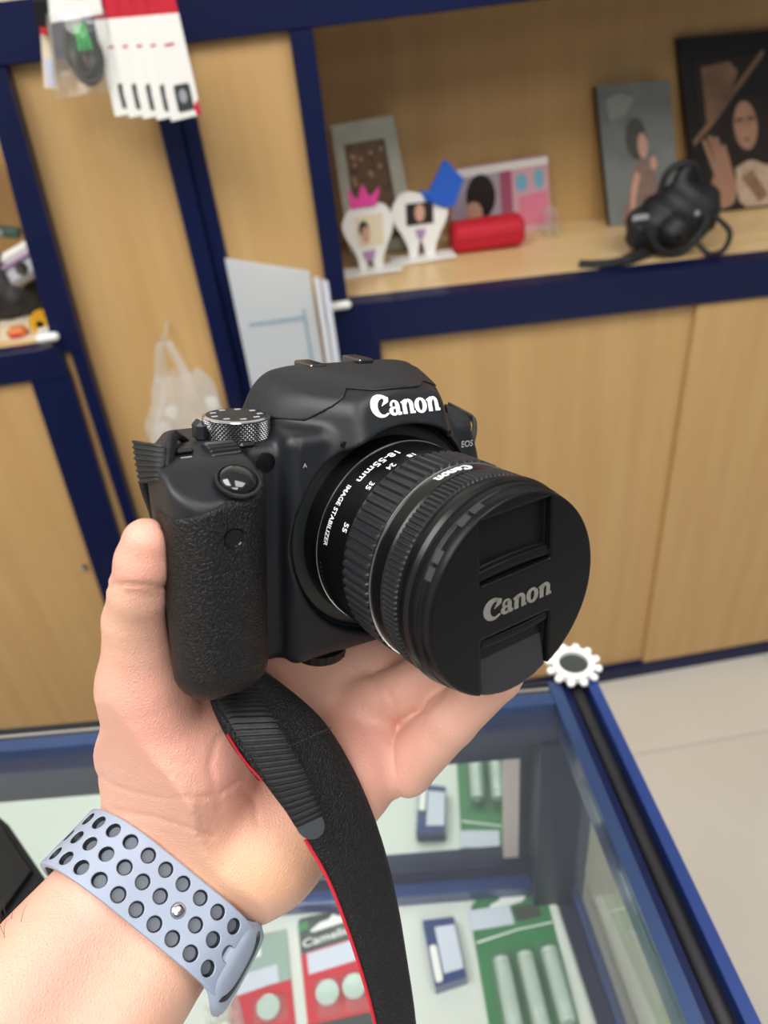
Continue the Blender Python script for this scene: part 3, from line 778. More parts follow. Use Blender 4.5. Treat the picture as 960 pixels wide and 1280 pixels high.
P, Fc = nets(lt, (-15, 63, -32), (15, 69, -10), .5)
DB(P, Fc, 'latch', M['caplatch'], cap, auto=None)
for a0 in (118, 148):                                   # grip teeth on the cap's rim
    for k in range(2):
        a = math.radians(a0 + 9 * k); mm_ = MB()
        for da in (-.045, .045):
            pass
        c0 = lambda r, y, aa: (r * math.cos(aa), y, r * math.sin(aa))
        P8 = [c0(30.4, 63.8, a - .06), c0(30.4, 63.8, a + .06), c0(30.4, 66.0, a + .06), c0(30.4, 66.0, a - .06), c0(31.3, 63.8, a - .06), c0(31.3, 63.8, a + .06), c0(30.95, 66.0, a + .06), c0(30.95, 66.0, a - .06)]
        DM(MB().hexa(P8), 'rim_tooth', M['caplatch'], cap, smooth=False)
put_logo(lambda u, v, t: ((u + .6) * ca - (v - .6) * sa, 68.0 + t - .02, (u + .6) * sa + (v - .6) * ca), .28, 'cap_brand_lettering', M['inkg'], cap, 25.5, 5.9)
# ================================================================== HAND AND FOREARM (view axes, millimetres)
def Q(px, py, d): return np.array([(px - 480) / F * d, (py - 640) / F * d, float(d)])
def WLD(P): return EYE + (np.asarray(P) @ RW.T) * .001
def to_cam(p):
    q = [p[i] - TC[i] for i in range(3)]
    return [sum(RC[k, i] * q[k] for k in range(3)) for i in range(3)]
CO = [(px, py, d, r) for px, py, d, r in ()]
BW = np.array([.75, .66, .0]); BW /= np.linalg.norm(BW)
WC = Q(185, 1128, 256)                                   # wrist centre under the band
AE = Q(25, 1345, 222) - WC; AX = AE / np.linalg.norm(AE)  # towards the elbow
BW = BW - AX * (BW @ AX); BW /= np.linalg.norm(BW)
BN = np.cross(AX, BW); BN = BN if BN[2] < 0 else -BN       # towards the viewer
HSH, RB = 11.0, 21.5
SK = 2.6                                                  # skin sits this far inside the nominal wrist, the smooth blend fills some of it
def off(c, s, n=0): return c + BW * s + BN * n
elb = WC + AX * 150
CONES = [  # smooth group: a, b, ra, rb
    (off(WC, -HSH), off(elb, -15), RB - SK, 29), (off(WC, HSH), off(elb, 15), RB - SK, 29),
    (off(WC, -9), Q(203, 970, 252), 17, 21.5), (off(WC, 9), Q(330, 1066, 266), 17, 18.5),
    (off(WC, 0), Q(300, 990, 280), 15, 17),
    # thenar and palm
    (Q(205, 950, 250), Q(180, 862, 238), 21.5, 12.4),
    (Q(240, 1030, 262), Q(250, 930, 262), 20, 20),
    (Q(250, 930, 264), Q(330, 850, 288), 19, 13),
    (Q(260, 1000, 276), Q(380, 820, 300), 17, 12),
    (Q(280, 1020, 278), Q(430, 845, 296), 17, 12),
    (Q(300, 1040, 276), Q(462, 890, 290), 17, 12),
    (Q(329, 1066, 268), Q(430, 968, 278), 18.6, 17.3),
    (Q(430, 968, 278), Q(468, 935, 282), 17.5, 14.0),
]
FING = [
    [(Q(474, 950, 281), 12.0), (Q(505, 958, 276), 10.6), (Q(562, 900, 264), 9.2), (Q(622, 846, 255), 7.8), (Q(648, 812, 250), 7.0)],      # little
    [(Q(462, 885, 286), 12.0), (Q(505, 868, 279), 10.2), (Q(560, 826, 272), 9.2), (Q(606, 788, 272), 8.0), (Q(632, 760, 276), 7.4)],      # ring
    [(Q(425, 835, 296), 11.5), (Q(478, 812, 296), 10.0), (Q(540, 785, 298), 9.2), (Q(585, 756, 302), 8.4), (Q(600, 735, 306), 7.8)],      # middle
    [(Q(375, 815, 302), 11.5), (Q(430, 790, 306), 10.0), (Q(500, 770, 316), 9.2), (Q(545, 748, 322), 8.4), (Q(560, 735, 326), 7.8)],      # index
    [(Q(180, 860, 238), 12.8), (Q(172, 775, 225), 9.6), (Q(175, 738, 217), 8.5), (Q(179, 706, 211), 7.6), (Q(184, 680, 208.5), 6.4)],                               # thumb
]
CREASE = [([(117, 967), (140, 981), (169, 991), (213, 999), (272, 994), (306, 970)], .8, .8), ([(145, 1013), (196, 1022), (237, 1035), (265, 1046)], .8, .85),
          ([(466, 842), (480, 858), (494, 880), (499, 900), (491, 928), (492, 960), (503, 998)], 1.0, .7),
          ([(499, 900), (515, 893), (534, 886), (556, 868)], 1.0, .6), ([(133, 733), (155, 730), (180, 731), (206, 734)], .8, .7),
          ([(138, 742), (170, 740), (205, 745)], .8, .25), ([(300, 900), (270, 925), (262, 960), (275, 1010)], 1.3, .5),
          ([(350, 985), (380, 1000), (395, 1030)], 1.2, .2), ([(180, 945), (205, 952), (240, 955)], .8, .35), ([(170, 962), (200, 970), (228, 972)], .7, .3), ([(300, 985), (318, 1000), (322, 1030)], .9, .35), ([(236, 985), (250, 1010), (252, 1035)], .7, .25), ([(175, 770), (190, 800), (192, 815)], .7, .2)]
CSEG = [(np.array(a, float), np.array(b, float), wd, dp) for pts, wd, dp in CREASE for a, b in zip(pts[:-1], pts[1:])]
def lens_d(p):
    r = np.sqrt(p[0] ** 2 + p[2] ** 2); return np.maximum(np.maximum(r - 32.6, 2 - p[1]), p[1] - 68.5)
def hand_f(p):
    d = None
    for a, b, ra, rb in CONES:
        c = rcone(p, a, b, ra, rb); d = c if d is None else smin(d, c, 9.0)
    for fi, ch in enumerate(FING):
        f = None
        for (a, ra), (b, rb) in zip(ch[:-1], ch[1:]):
            c = rcone(p, a, b, ra, rb); f = c if f is None else smin(f, c, 1.6)
        if fi == 4:
            e = rcone(p, Q(181, 695, 210), Q(184, 678, 208.5), 7.2, 6.4); f = smin(f, e, 2)
        d = smin(d, f, 8.0 if fi == 4 else 3.0)
    # the wrist narrows under the band
    w_ = [p[i] - WC[i] for i in range(3)]
    s_ = sum(w_[i] * BW[i] for i in range(3)); n_ = sum(w_[i] * BN[i] for i in range(3)); v_ = sum(w_[i] * AX[i] for i in range(3))
    d = smax(d, np.sqrt(np.maximum(np.abs(s_) - HSH, 0) ** 2 + n_ ** 2) - (RB + .04 * v_) - 1.3 * np.maximum(np.abs(v_) - 11.5, 0) - .2 * np.maximum(np.abs(v_) - 11.5, 0) ** 2, 2.0)
    # gentle muscle relief
    u = sum(p[i] * BW[i] for i in range(3)); v = sum(p[i] * AX[i] for i in range(3))
    d = d + .35 * np.sin(u * .16 + 1.0) * np.sin(v * .11)
    near = np.abs(d) < 4
    px = 480 + F * p[0] / p[2]; py = 640 + F * p[1] / p[2]
    g = np.zeros_like(d)
    front = (p[2] < 285)
    for a, b, wd, dp in CSEG:
        ba = b - a; t = np.clip(((px - a[0]) * ba[0] + (py - a[1]) * ba[1]) / (ba @ ba), 0, 1)
        r = np.sqrt((px - a[0] - ba[0] * t) ** 2 + (py - a[1] - ba[1] * t) ** 2) * .27
        g = np.maximum(g, dp * np.exp(-(r / wd) ** 2))
    d = d + g * front
    q = to_cam(p)
    d = smax(d, -(body_core(q) - .25), .8)
    d = smax(d, -(lens_d(q) - .1), .8)
    return d
P, Fc = nets(hand_f, (-262, -8, 165), (62, 300, 340), 1.25)
person = link_mesh('person', WLD(P), Fc, M['skin'], None, smooth=True)
tag(person, "person's left hand and forearm, palm open under the camera, watch band at the wrist", 'person')
px = 480 + F * P[:, 0] / P[:, 2]; py = 640 + F * P[:, 1] / P[:, 2]
tone = np.ones((len(P), 4))
def patch(cx0, cy0, rx, ry, c):
    k = np.exp(-(((px - cx0) / rx) ** 2 + ((py - cy0) / ry) ** 2))[:, None]; tone[:, :3] *= (1 - k) + k * np.array(c)
patch(210, 900, 80, 70, (1.03, .90, .93)); patch(175, 690, 40, 50, (1.04, .86, .86)); patch(330, 1090, 90, 60, (1.02, 1.04, .86)); patch(450, 930, 90, 90, (1.02, .90, .94))
patch(300, 1000, 70, 60, (1.03, .90, .92)); patch(60, 1230, 200, 110, (.98, .96, .95)); patch(150, 800, 30, 50, (1.0, 1.04, .98))
ca_ = person.data.color_attributes.new('tone', 'FLOAT_COLOR', 'POINT'); ca_.data.foreach_set('color', tone.ravel())
# thumb nail is on the hidden side; fine hairs on the forearm's upper edge
hm = MB()
for k in range(170):
    t = rng.random(); c = off(WC + AX * (26 + 60 * t), -HSH - 1.5 * t * 2, 0)
    r = RB + (26 + 60 * t) / 150 * 9.5; a = PI + rng.normal(0, .3) - .1
    n = BW * math.cos(a) + BN * math.sin(a)
    s = c + n * (r - .6); L_ = 4 + 4 * rng.random(); dr = n * .75 + AX * rng.normal(-.2, .5) + BN * rng.normal(0, .4)
    dr /= np.linalg.norm(dr); e = s + dr * L_ + AX * -1.2
    hm.tube([WLD(s), WLD((s + e) / 2 + n * .6), WLD(e)], [.00009, .00007, .00002], 3, caps=False)
ho = hm.build('arm_hair', M['hair'], person); ho['kind'] = 'stuff'

# ================================================================== WATCH BAND
wt = thing('wristwatch', WLD(off(WC, 0, RB + 2)), 'grey-blue perforated sport watch band with silver pin around the wrist', 'watch')
def bandpt(s, v, h):
    """s = arc length from the middle of the palm side (positive to the right), v along the arm (towards elbow +), h height over skin; mm"""
    R_ = RB + .3 + h + v * .05
    sg = 1 if s >= 0 else -1; a = abs(s)
    hl = HSH + v * .02 + (5.0 if sg > 0 else 0)
    if a <= hl: q = off(WC + AX * v, s, R_)
    else:
        th = (a - hl) / (RB + 1.5); q = off(WC + AX * v, sg * (hl + R_ * math.sin(th)), R_ * math.cos(th))
    return q
SC, SR, HR = 7.05, 6.9, 2.35                 # hole pitch, row pitch, hole radius
WB = 10.9                                     # half width
S0 = -52.0; S_END = 36.0
def hole_cell(mb, inner, s0, s1, v0, v1, sc, vc, hr, H):
    n = 16; per = []
    for k in range(n):
        a = 2 * PI * (k + .5) / n; c, s_ = math.cos(a), math.sin(a)
        m_ = max(abs(c), abs(s_)); ex, ey = c / m_, s_ / m_
        per.append((sc + (ex * (s1 - sc) if ex > 0 else ex * (sc - s0)), vc + (ey * (v1 - vc) if ey > 0 else ey * (vc - v0))))
    ci = [(sc + hr * math.cos(2 * PI * (k + .5) / n), vc + hr * math.sin(2 * PI * (k + .5) / n)) for k in range(n)]
    cb_ = [(sc + (hr + .25) * math.cos(2 * PI * (k + .5) / n), vc + (hr + .25) * math.sin(2 * PI * (k + .5) / n)) for k in range(n)]
    # true corners
    V = [WLD(bandpt(*p, H)) for p in per] + [WLD(bandpt(*p, H)) for p in cb_] + [WLD(bandpt(*p, H - .22)) for p in ci]
    Fc = [(k, (k + 1) % n, (k + 1) % n + n, k + n) for k in range(n)] + [(n + k, n + (k + 1) % n, n + (k + 1) % n + n, k + 2 * n) for k in range(n)]
    corners = [(s1, v1), (s0, v1), (s0, v0), (s1, v0)]
    b = len(V); V += [WLD(bandpt(*c, H)) for c in corners]
    for q, k in enumerate((1, 5, 9, 13)): Fc.append((k, b + q, (k + 1) % n))
    mb.add(V, Fc)
    V = [WLD(bandpt(*p, H - .22)) for p in ci] + [WLD(bandpt(sc + (x - sc) * .82, vc + (y - vc) * .82, .55)) for x, y in ci]
    inner.add(V, [(k, (k + 1) % n, (k + 1) % n + n, k + n) for k in range(n)])
H_ = 2.3
bm_, inn = MB(), MB()
rows_v = (-SR + .3, .1, SR)
hole_pos = []
edges = (-(SR + .3) / 2 + .2, (SR) / 2 + .05)
for r_i, vc in enumerate(rows_v):
    v0 = -WB + .6 if r_i == 0 else edges[r_i - 1]; v1 = WB - .6 if r_i == 2 else edges[r_i]
    ph = (.5 if r_i == 1 else 0)
    off_ = {0: 3.2, 1: 3.2 + SC * .5, 2: 3.2}[r_i]
    k0 = -8; k1 = {0: 3, 1: 3, 2: 3}[r_i]
    first = None
    for k in range(k0, k1 + 1):
        sc = off_ + k * SC; s0, s1 = sc - SC / 2, sc + SC / 2
        if first is None: first = s0
        if r_i == 1 and k == 0: pin = (sc, vc)
        hole_cell(bm_, inn, s0, s1, v0, v1, sc, vc, HR, H_)
    # solid remainders, finely cut so that they follow the curve
    for a0, a1 in ((S0 - 14, first), (s1, S_END)):
        n = max(1, int(abs(a1 - a0) / 2))
        for j in range(n):
            x0 = a0 + (a1 - a0) * j / n; x1 = a0 + (a1 - a0) * (j + 1) / n
            bm_.add([WLD(bandpt(x0, v0, H_)), WLD(bandpt(x1, v0, H_)), WLD(bandpt(x1, v1, H_)), WLD(bandpt(x0, v1, H_))], [(0, 1, 2, 3)])
# rounded side edges and underside
NS = 60; xs = np.linspace(S0 - 14, S_END, NS + 1)
prof = [(-WB + .6, H_), (-WB + .15, H_ - .2), (-WB, H_ - .6), (-WB, .2), (-WB + .4, 0)]
for sg in (1, -1):
    V = [WLD(bandpt(x, sg * a, b)) for x in xs for a, b in prof]; m_ = len(prof)
    bm_.add(V, [(i * m_ + j, i * m_ + j + 1, (i + 1) * m_ + j + 1, (i + 1) * m_ + j) for i in range(NS) for j in range(m_ - 1)])
bo = bm_.build('band', M['band'], wt, smooth=True, auto=40)
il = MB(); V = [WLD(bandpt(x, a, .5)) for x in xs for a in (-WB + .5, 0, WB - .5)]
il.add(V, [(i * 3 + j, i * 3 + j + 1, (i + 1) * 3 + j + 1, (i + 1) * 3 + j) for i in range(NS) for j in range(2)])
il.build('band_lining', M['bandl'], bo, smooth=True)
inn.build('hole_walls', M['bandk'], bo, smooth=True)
c = bandpt(pin[0], pin[1], H_ - .3); n = bandpt(pin[0], pin[1], H_ + 1) - c; n /= np.linalg.norm(n)
mp_ = MB(); t1 = AX; t2 = np.cross(n, t1)
V = []; pr = [(2.25, -.4), (2.25, .2), (1.9, .7), (1.0, 1.05), (.02, 1.1)]
for r, h in pr: V += [WLD(c + n * h + (t1 * math.cos(a) + t2 * math.sin(a)) * r) for a in np.linspace(0, 2 * PI, 24, endpoint=False)]
mp_.add(V, [(i * 24 + j, i * 24 + (j + 1) % 24, (i + 1) * 24 + (j + 1) % 24, (i + 1) * 24 + j) for i in range(4) for j in range(24)])
mp_.build('silver_pin', M['silver'], wt, smooth=True)
# wider end piece of the band, its dark slot, and the metal edge of the watch
def endpiece(s0, s1, wfun, h0, h1, m, name, ns=22, nv=14, parent=None):
    V = []
    for i in range(ns + 1):
        s = s0 + (s1 - s0) * i / ns; wv = wfun(i / ns)
        for j in range(nv + 1):
            v = wv * (2 * j / nv - 1); e = (1 - abs(2 * j / nv - 1) ** 6) ** .5; ee = min(1, (i / ns) * 5) ** .5 * min(1, (1 - i / ns) * 6 + .0) ** .5
            V.append(WLD(bandpt(s, v, h0 + (h1 - h0) * max(.0, e) * (.25 + .75 * ee))))
    Fc = [(i * (nv + 1) + j, i * (nv + 1) + j + 1, (i + 1) * (nv + 1) + j + 1, (i + 1) * (nv + 1) + j) for i in range(ns) for j in range(nv)]
    return MB().add(V, Fc).build(name, m, parent or wt, smooth=True, auto=60)
endpiece(27.6, 45.5, lambda t: WB + .1 + 3.4 * (1 - math.cos(min(1, t * 1.5) * PI)) / 2 - 1.6 * max(0, t - .75) * 4 * max(0, t - .75), .1, 3.0, M['band'], 'band_loop')
# slot: a dark crescent raised over the loop
V = []; ns = 40
for i in range(ns + 1):
    a = -1 + 2 * i / ns; v = a * 11.2
    sm = 38.6 - 4.2 * abs(a) ** 3.0; wd = .75 + .75 * abs(a) ** 2 
    if abs(a) > .86: wd *= max(.05, (1 - abs(a)) / .14)
    for q, hh in ((-wd, 2.7), (-wd * .8, 3.3), (wd * .8, 3.3), (wd, 2.7)): V.append(WLD(bandpt(sm + q, v, hh)))
MB().add(V, [(i * 4 + j, i * 4 + j + 1, (i + 1) * 4 + j + 1, (i + 1) * 4 + j) for i in range(ns) for j in range(3)]).build('dark_slot', M['bandk'], wt, smooth=True)
cs = MB(); V = []; ns = 24
for i in range(ns + 1):
    th = i / ns
    for v in np.linspace(-13, 13, 7): V.append(WLD(bandpt(45.6 + th * 8, v, .3 + 2.6 * math.sin(PI * min(1, .35 + th * .65)) * (1 - (abs(v) / 14) ** 6))))
cs.add(V, [(i * 7 + j, i * 7 + j + 1, (i + 1) * 7 + j + 1, (i + 1) * 7 + j) for i in range(ns) for j in range(6)])
cs.build('watch_case_edge', M['silver'], wt, smooth=True)
# the case on the back of the wrist
bk_ = off(WC, 0, -(RB + 6)); m_ = MB()
for sx in (0,):
    M4 = Matrix(((BW[0], AX[0], BN[0], bk_[0]), (BW[1], AX[1], BN[1], bk_[1]), (BW[2], AX[2], BN[2], bk_[2]), (0, 0, 0, 1)))
    m_.box((-17, -19, -5), (17, 19, 4.5), M4, bev=3.5)
m_.V = [tuple(WLD(np.array(v))) for v in m_.V]
m_.build('watch_case', M['silver'], wt, smooth=True)

# ================================================================== CAMERA STRAP
stp = thing('camera_strap', WLD(Q(400, 1050, 240)), 'black grained camera strap with red edge and ribbed webbing, hanging over the palm', 'strap')
def ribbon(Lp, Rp, name, m, parent, n=10, across=10, th=1.6, belly=0.0, rib=None, edge=0.0):
    A = spline([Q(*p) for p in Lp], n); B = spline([Q(*p) for p in Rp], n)
    k = min(len(A), len(B)); ia = np.linspace(0, len(A) - 1, k * (1 if rib is None else rib[1])); 
    def samp(C): 
        t = np.linspace(0, len(C) - 1, len(ia)); i0 = np.minimum(t.astype(int), len(C) - 2); f = (t - i0)[:, None]; return C[i0] * (1 - f) + C[i0 + 1] * f
    A, B = samp(A), samp(B); N_ = len(A); top, bot = [], []
    L_ = np.concatenate([[0], np.cumsum(np.linalg.norm(np.diff((A + B) / 2, axis=0), axis=1))])
    for i in range(N_):
        t = (A + B)[min(i + 1, N_ - 1)] - (A + B)[max(i - 1, 0)]; t /= np.linalg.norm(t); wv = B[i] - A[i]; wd = np.linalg.norm(wv)
        nn = np.cross(t, wv / wd); nn /= np.linalg.norm(nn); nn = nn if nn[2] < 0 else -nn
        for j in range(across + 1):
            s = j / across; q = A[i] + wv * s + nn * belly * math.sin(PI * s)
            e = th / 2 * (1 - (abs(2 * s - 1)) ** 8) ** .5 + .15
            h = 0
            if rib: h = rib[2] * (1 if (L_[i] / rib[0]) % 1 < .5 else 0)
            top.append(q + nn * (e + h)); bot.append(q - nn * e)
    c1 = across + 1; K = N_ * c1; Fc = []
    for i in range(N_ - 1):
        for j in range(across):
            a = i * c1 + j; Fc.append((a, a + 1, a + 1 + c1, a + c1)); Fc.append((K + a, K + a + c1, K + a + 1 + c1, K + a + 1))
        a = i * c1; Fc.append((a, a + c1, K + a + c1, K + a)); a += across; Fc.append((a, K + a, K + a + c1, a + c1))
    for i, sgn in ((0, 1), (N_ - 1, -1)):
        for j in range(across): a = i * c1 + j; Fc.append((a, K + a, K + a + 1, a + 1)[::sgn])
    return MB().add([WLD(p) for p in top + bot], Fc).build(name, m, parent, smooth=True, auto=60)
LW = [(262, 856, 246), (276, 896, 240), (303, 940, 237), (345, 998, 237), (383, 1048, 238), (412, 1100, 242), (437, 1165, 247), (456, 1225, 252), (470, 1280, 256), (480, 1335, 260), (486, 1400, 264)]
RWp = [(330, 838, 258), (374, 872, 254), (408, 906, 253), (440, 958, 254), (464, 1012, 255), (483, 1070, 257), (498, 1135, 259), (508, 1195, 262), (518, 1262, 265), (523, 1320, 268), (524, 1400, 272)]
sp = ribbon(LW, RWp, 'strap_leather', M['leather'], stp, n=12, across=12, th=1.8, belly=1.2)
LE = spline([Q(p[0] - 1, p[1] + 2, p[2]) for p in LW[4:]], 12)
MB().tube([WLD(p) for p in LE], .0006, 8).build('red_edge', M['redp'], stp, smooth=True)
ribbon([(266, 864, 243), (288, 905, 233.5), (325, 962, 232), (362, 1022, 233), (372, 1038, 233.5)],
       [(322, 862, 245), (345, 903, 236), (375, 955, 235.5), (399, 1006, 236), (403, 1024, 236.5)], 'ribbed_webbing', M['web'], stp, n=10, across=8, th=1.6, rib=(1.95, 8, .95))
tip = MB(); c = (Q(372, 1038, 232) + Q(403, 1024, 235)) / 2; ex = (Q(403, 1024, 235) - Q(372, 1038, 232)) / 2; ey = Q(388, 1046, 233.4) - c
ey = Q(395, 1047, 233.6) - c
nn = np.cross(ex, ey); nn /= np.linalg.norm(nn); nn = nn if nn[2] < 0 else -nn
pts = [c + ex * math.cos(a) + ey * math.sin(a) for a in np.linspace(PI, 0, 14)] 
pts = [c - ex - ey * .25] + pts + [c + ex - ey * .25]
tip.prism([WLD(p - nn * .9) for p in pts], (WLD(nn) - WLD(nn * 0)) * 1000, .0019).build('webbing_tip', mat('moulded_tip', (.03, .036, .042), .4), stp)
# stitched seam across the leather
a, b = Q(352, 938, 237.5), Q(412, 911, 250.5)
st_ = MB()
for k in range(12):
    t0, t1 = (k + .15) / 12, (k + .8) / 12
    q0, q1 = a + (b - a) * t0, a + (b - a) * t1; st_.tube([WLD(q0 + BN * 1.9), WLD(q1 + BN * 1.9)], .00022, 5)
st_.build('stitching', mat('dark_thread', (.03, .03, .034), .6), stp)
# fold of strap beneath the grip and lining glimpsed beside it
ribbon([(262, 850, 252), (262, 875, 246), (285, 925, 242), (322, 975, 243)], [(330, 845, 258), (300, 880, 246), (318, 920, 243), (345, 975, 243)], 'under_strap', M['leather'], stp, n=8, across=6, th=1.4)
MB().tube([WLD(p) for p in spline([Q(284, 918, 240), Q(305, 950, 241), (Q(328, 976, 242))], 6)], .00045, 6).build('red_edge', M['redp'], stp, smooth=True)
# webbing at the two lugs
lw_ = thing('strap_webbing', WLD(Q(190, 580, 222)), 'ribbed black strap webbing looped through the lug beside the mode dial', 'strap', None)
ribbon([(167, 551, 214), (170, 575, 213), (176, 604, 212)], [(206, 557, 206), (205, 578, 204.5), (203, 600, 204)], 'ribbed_webbing', M['web'], lw_, n=8, across=8, th=2.0, rib=(1.5, 6, .5))
ribbon([(204, 598, 204.5), (206, 565, 207), (212, 540, 214), (222, 543, 226), (240, 556, 234)], [(212, 598, 207), (216, 572, 210), (222, 550, 218), (232, 552, 228), (246, 566, 236)], 'webbing_loop', M['web'], lw_, n=8, across=6, th=1.6)
ribbon([(173, 602, 217), (178, 620, 220), (188, 648, 228), (198, 690, 240)], [(202, 600, 222), (204, 622, 226), (210, 650, 236), (214, 690, 246)], 'webbing_tail', M['web'], lw_, n=8, across=6, th=1.6)
rw_ = thing('strap_webbing', WLD(Q(580, 525, 300)), 'folded black strap webbing at the far lug, right of the white lettering', 'strap', None)
ribbon([(556, 505, 286), (572, 511, 289), (586, 523, 291), (588, 540, 291), (582, 552, 288)], [(560, 530, 286), (568, 524, 287), (575, 532, 288), (577, 545, 288), (574, 554, 286)], 'webbing_loop', M['web'], rw_, n=8, across=6, th=1.8)
ribbon([(560, 503, 290), (576, 512, 293), (592, 523, 295), (590, 548, 295), (584, 560, 290)], [(562, 512, 299), (580, 520, 301), (593, 530, 302), (592, 550, 301), (586, 562, 298)], 'webbing_fold', mat('grey_black_webbing', (.045, .045, .045), .5), rw_, n=8, across=4, th=1.6)
# ================================================================== GOODS IN THE COUNTER
def flat(pxs, z0, t, lift=0):
    """px outline laid on a horizontal plane z0 -> prism upward of thickness t"""
    P = [at(px, py, z=z0) for px, py in pxs]
    return MB().prism(P, (0, 0, 1), t)
class Pack:
    """frame of a card lying on the shelf: (u,v) in 0..1 over a pixel quad TL,TR,BR,BL"""
    def __init__(s, q, z): s.q = [at(*p, z=z) for p in q]; s.z = z
    def p(s, u, v, h=0):
        a, b, c, d = s.q; r = (a * (1 - u) + b * u) * (1 - v) + (d * (1 - u) + c * u) * v
        return np.array([r[0], r[1], s.z + h])
    def poly(s, pts, h, t, m, name, par):
        return MB().prism([s.p(u, v, h) for u, v in pts], (0, 0, 1), t).build(name, m, par)
Z0 = ZS + .0006
def rrect(u0, v0, u1, v1, ru, rv, n=5):
    out = []
    for cu, cv, a0 in ((u1 - ru, v0 + rv, -90), (u1 - ru, v1 - rv, 0), (u0 + ru, v1 - rv, 90), (u0 + ru, v0 + rv, 180)):
        for k in range(n + 1):
            a = math.radians(a0 + 90 * k / n); out.append((cu + ru * math.cos(a), cv + rv * math.sin(a)))
    return out
def battery(pk, u, v0, v1, r, par, name='battery'):
    a = pk.p(u, v0, .009); b = pk.p(u, v1, .009); d = (b - a) / np.linalg.norm(b - a)
    MB().tube([a - d * .0014, a - d * .0001], .0024, 10).build('terminal', M['steel'], par, smooth=True)
    bt = MB().tube([a, a + d * .001, b - d * .001, b], [r * .85, r, r, r * .85], 20).build(name, M['steel'], par, smooth=True)
    return bt
def bubble(pk, u0, v0, u1, v1, h, par, n=8):
    V = []; N_ = n
    for i in range(N_ + 1):
        for j in range(N_ + 1):
            s_, t_ = i / N_, j / N_
            hh = h * min(1, 3.2 * min(s_, 1 - s_)) ** .5 * min(1, 4 * min(t_, 1 - t_)) ** .5
            V.append(pk.p(u0 + (u1 - u0) * s_, v0 + (v1 - v0) * t_, .0014 + hh))
    Fc = [(i * (N_ + 1) + j, (i + 1) * (N_ + 1) + j, (i + 1) * (N_ + 1) + j + 1, i * (N_ + 1) + j + 1) for i in range(N_) for j in range(N_)]
    b = MB().add(V, Fc).build('blister', M['clearbub'], par, smooth=True); return b
# green battery pack
pk = Pack([(583, 1118), (684, 1096), (772, 1385), (634, 1412)], Z0)
gp = thing('battery_pack', pk.p(.5, .5), 'green card blister pack of batteries with a pale price label, inside the counter', 'battery pack')
out = [(0, .12), (.04, .065), (.15, .03), (.3, .012), (.5, 0), (.97, 0), (1, .02), (1, 1), (0, 1)]
pk.poly(out, 0, .0012, M['green'], 'card', gp)
pk.poly([(.93, .02), (1.0, .02), (1.0, 1), (.86, 1)], .00125, .0003, M['white_shelf'], 'card_edge', gp)
pk.poly([(.24, .085), (.36, .07), (.40, .05), (.48, .05), (.52, .068), (.66, .068), (.68, .085), (.62, .10), (.3, .11)], .00125, .0003, M['white'], 'hanging_slot', gp)
pk.poly([(-.02, .09), (.47, .10), (.48, .2), (-.02, .19)], .0013, .0006, M['label'], 'price_label', gp)
pk.poly([(.5, .12), (.8, .12), (.8, .19), (.52, .19)], .00125, .0003, M['cardk'], 'dark_print', gp)
pk.poly([(.02, .245), (.5, .225), (.9, .225), (.9, .232), (.5, .232), (.02, .255)], .00125, .0003, M['white'], 'white_line', gp)
for u in (.24, .50, .76):
    battery(pk, u, .36, .68, .0068, gp); bubble(pk, u - .125, .31, u + .125, .74, .0175, gp)
pk.poly(rrect(.15, .78, .9, .95, .04, .03), .00125, .0003, M['white'], 'lower_print', gp)
# dark red pack with the brand line
pk = Pack([(372, 1150), (462, 1128), (500, 1390), (398, 1410)], Z0)
cp = thing('button_cell_pack', pk.p(.5, .5), 'dark and red blister card with white lettering and price label, left of the strap', 'battery pack')
pk.poly(rrect(0, 0, 1, 1, .06, .03), 0, .0012, M['cardk'], 'card', cp)
pk.poly([(0, .20), (1, .17), (1, .56), (0, .56)], .0013, .0003, M['red'], 'red_band', cp)
pk.poly([(.15, .085), (.30, .05), (.42, .045), (.48, .02), (.56, .04), (.8, .045), (.85, .06), (.78, .075), (.2, .095)], .0017, .0003, M['white'], 'hanging_slot', cp)
pk.poly([(.08, .205), (.82, .185), (.82, .295), (.08, .315)], .0017, .0005, M['label'], 'price_label', cp)
pk.poly([(.0, .03), (.14, .02), (.14, .07), (.0, .08)], .0017, .0003, M['green'], 'green_print', cp)
for u in (.3, .65):
    a = pk.p(u, .44, .005)
    MB().lathe([(.0001, 0), (.0085, 0), (.0098, .001), (.0098, .004), (.0001, .0042)], 28, 'z', tuple(a)).build('button_cell', M['steel'], cp, smooth=True)
    bubble(pk, u - .17, .35, u + .17, .55, .011, cp)
bubble(pk, .1, .62, .9, .95, .014, cp)
PK_C = pk
V_, F_ = txt('Camelion', 1.0); hw = V_[:, 0].max(); 
mbt = MB(); mbt.add([pk.p(.42 + x / hw * .38, .158 - x / hw * .012 - y * .062, .0026) for x, y in V_], F_)
mbt.build('brand_lettering', M['inkw'], cp)
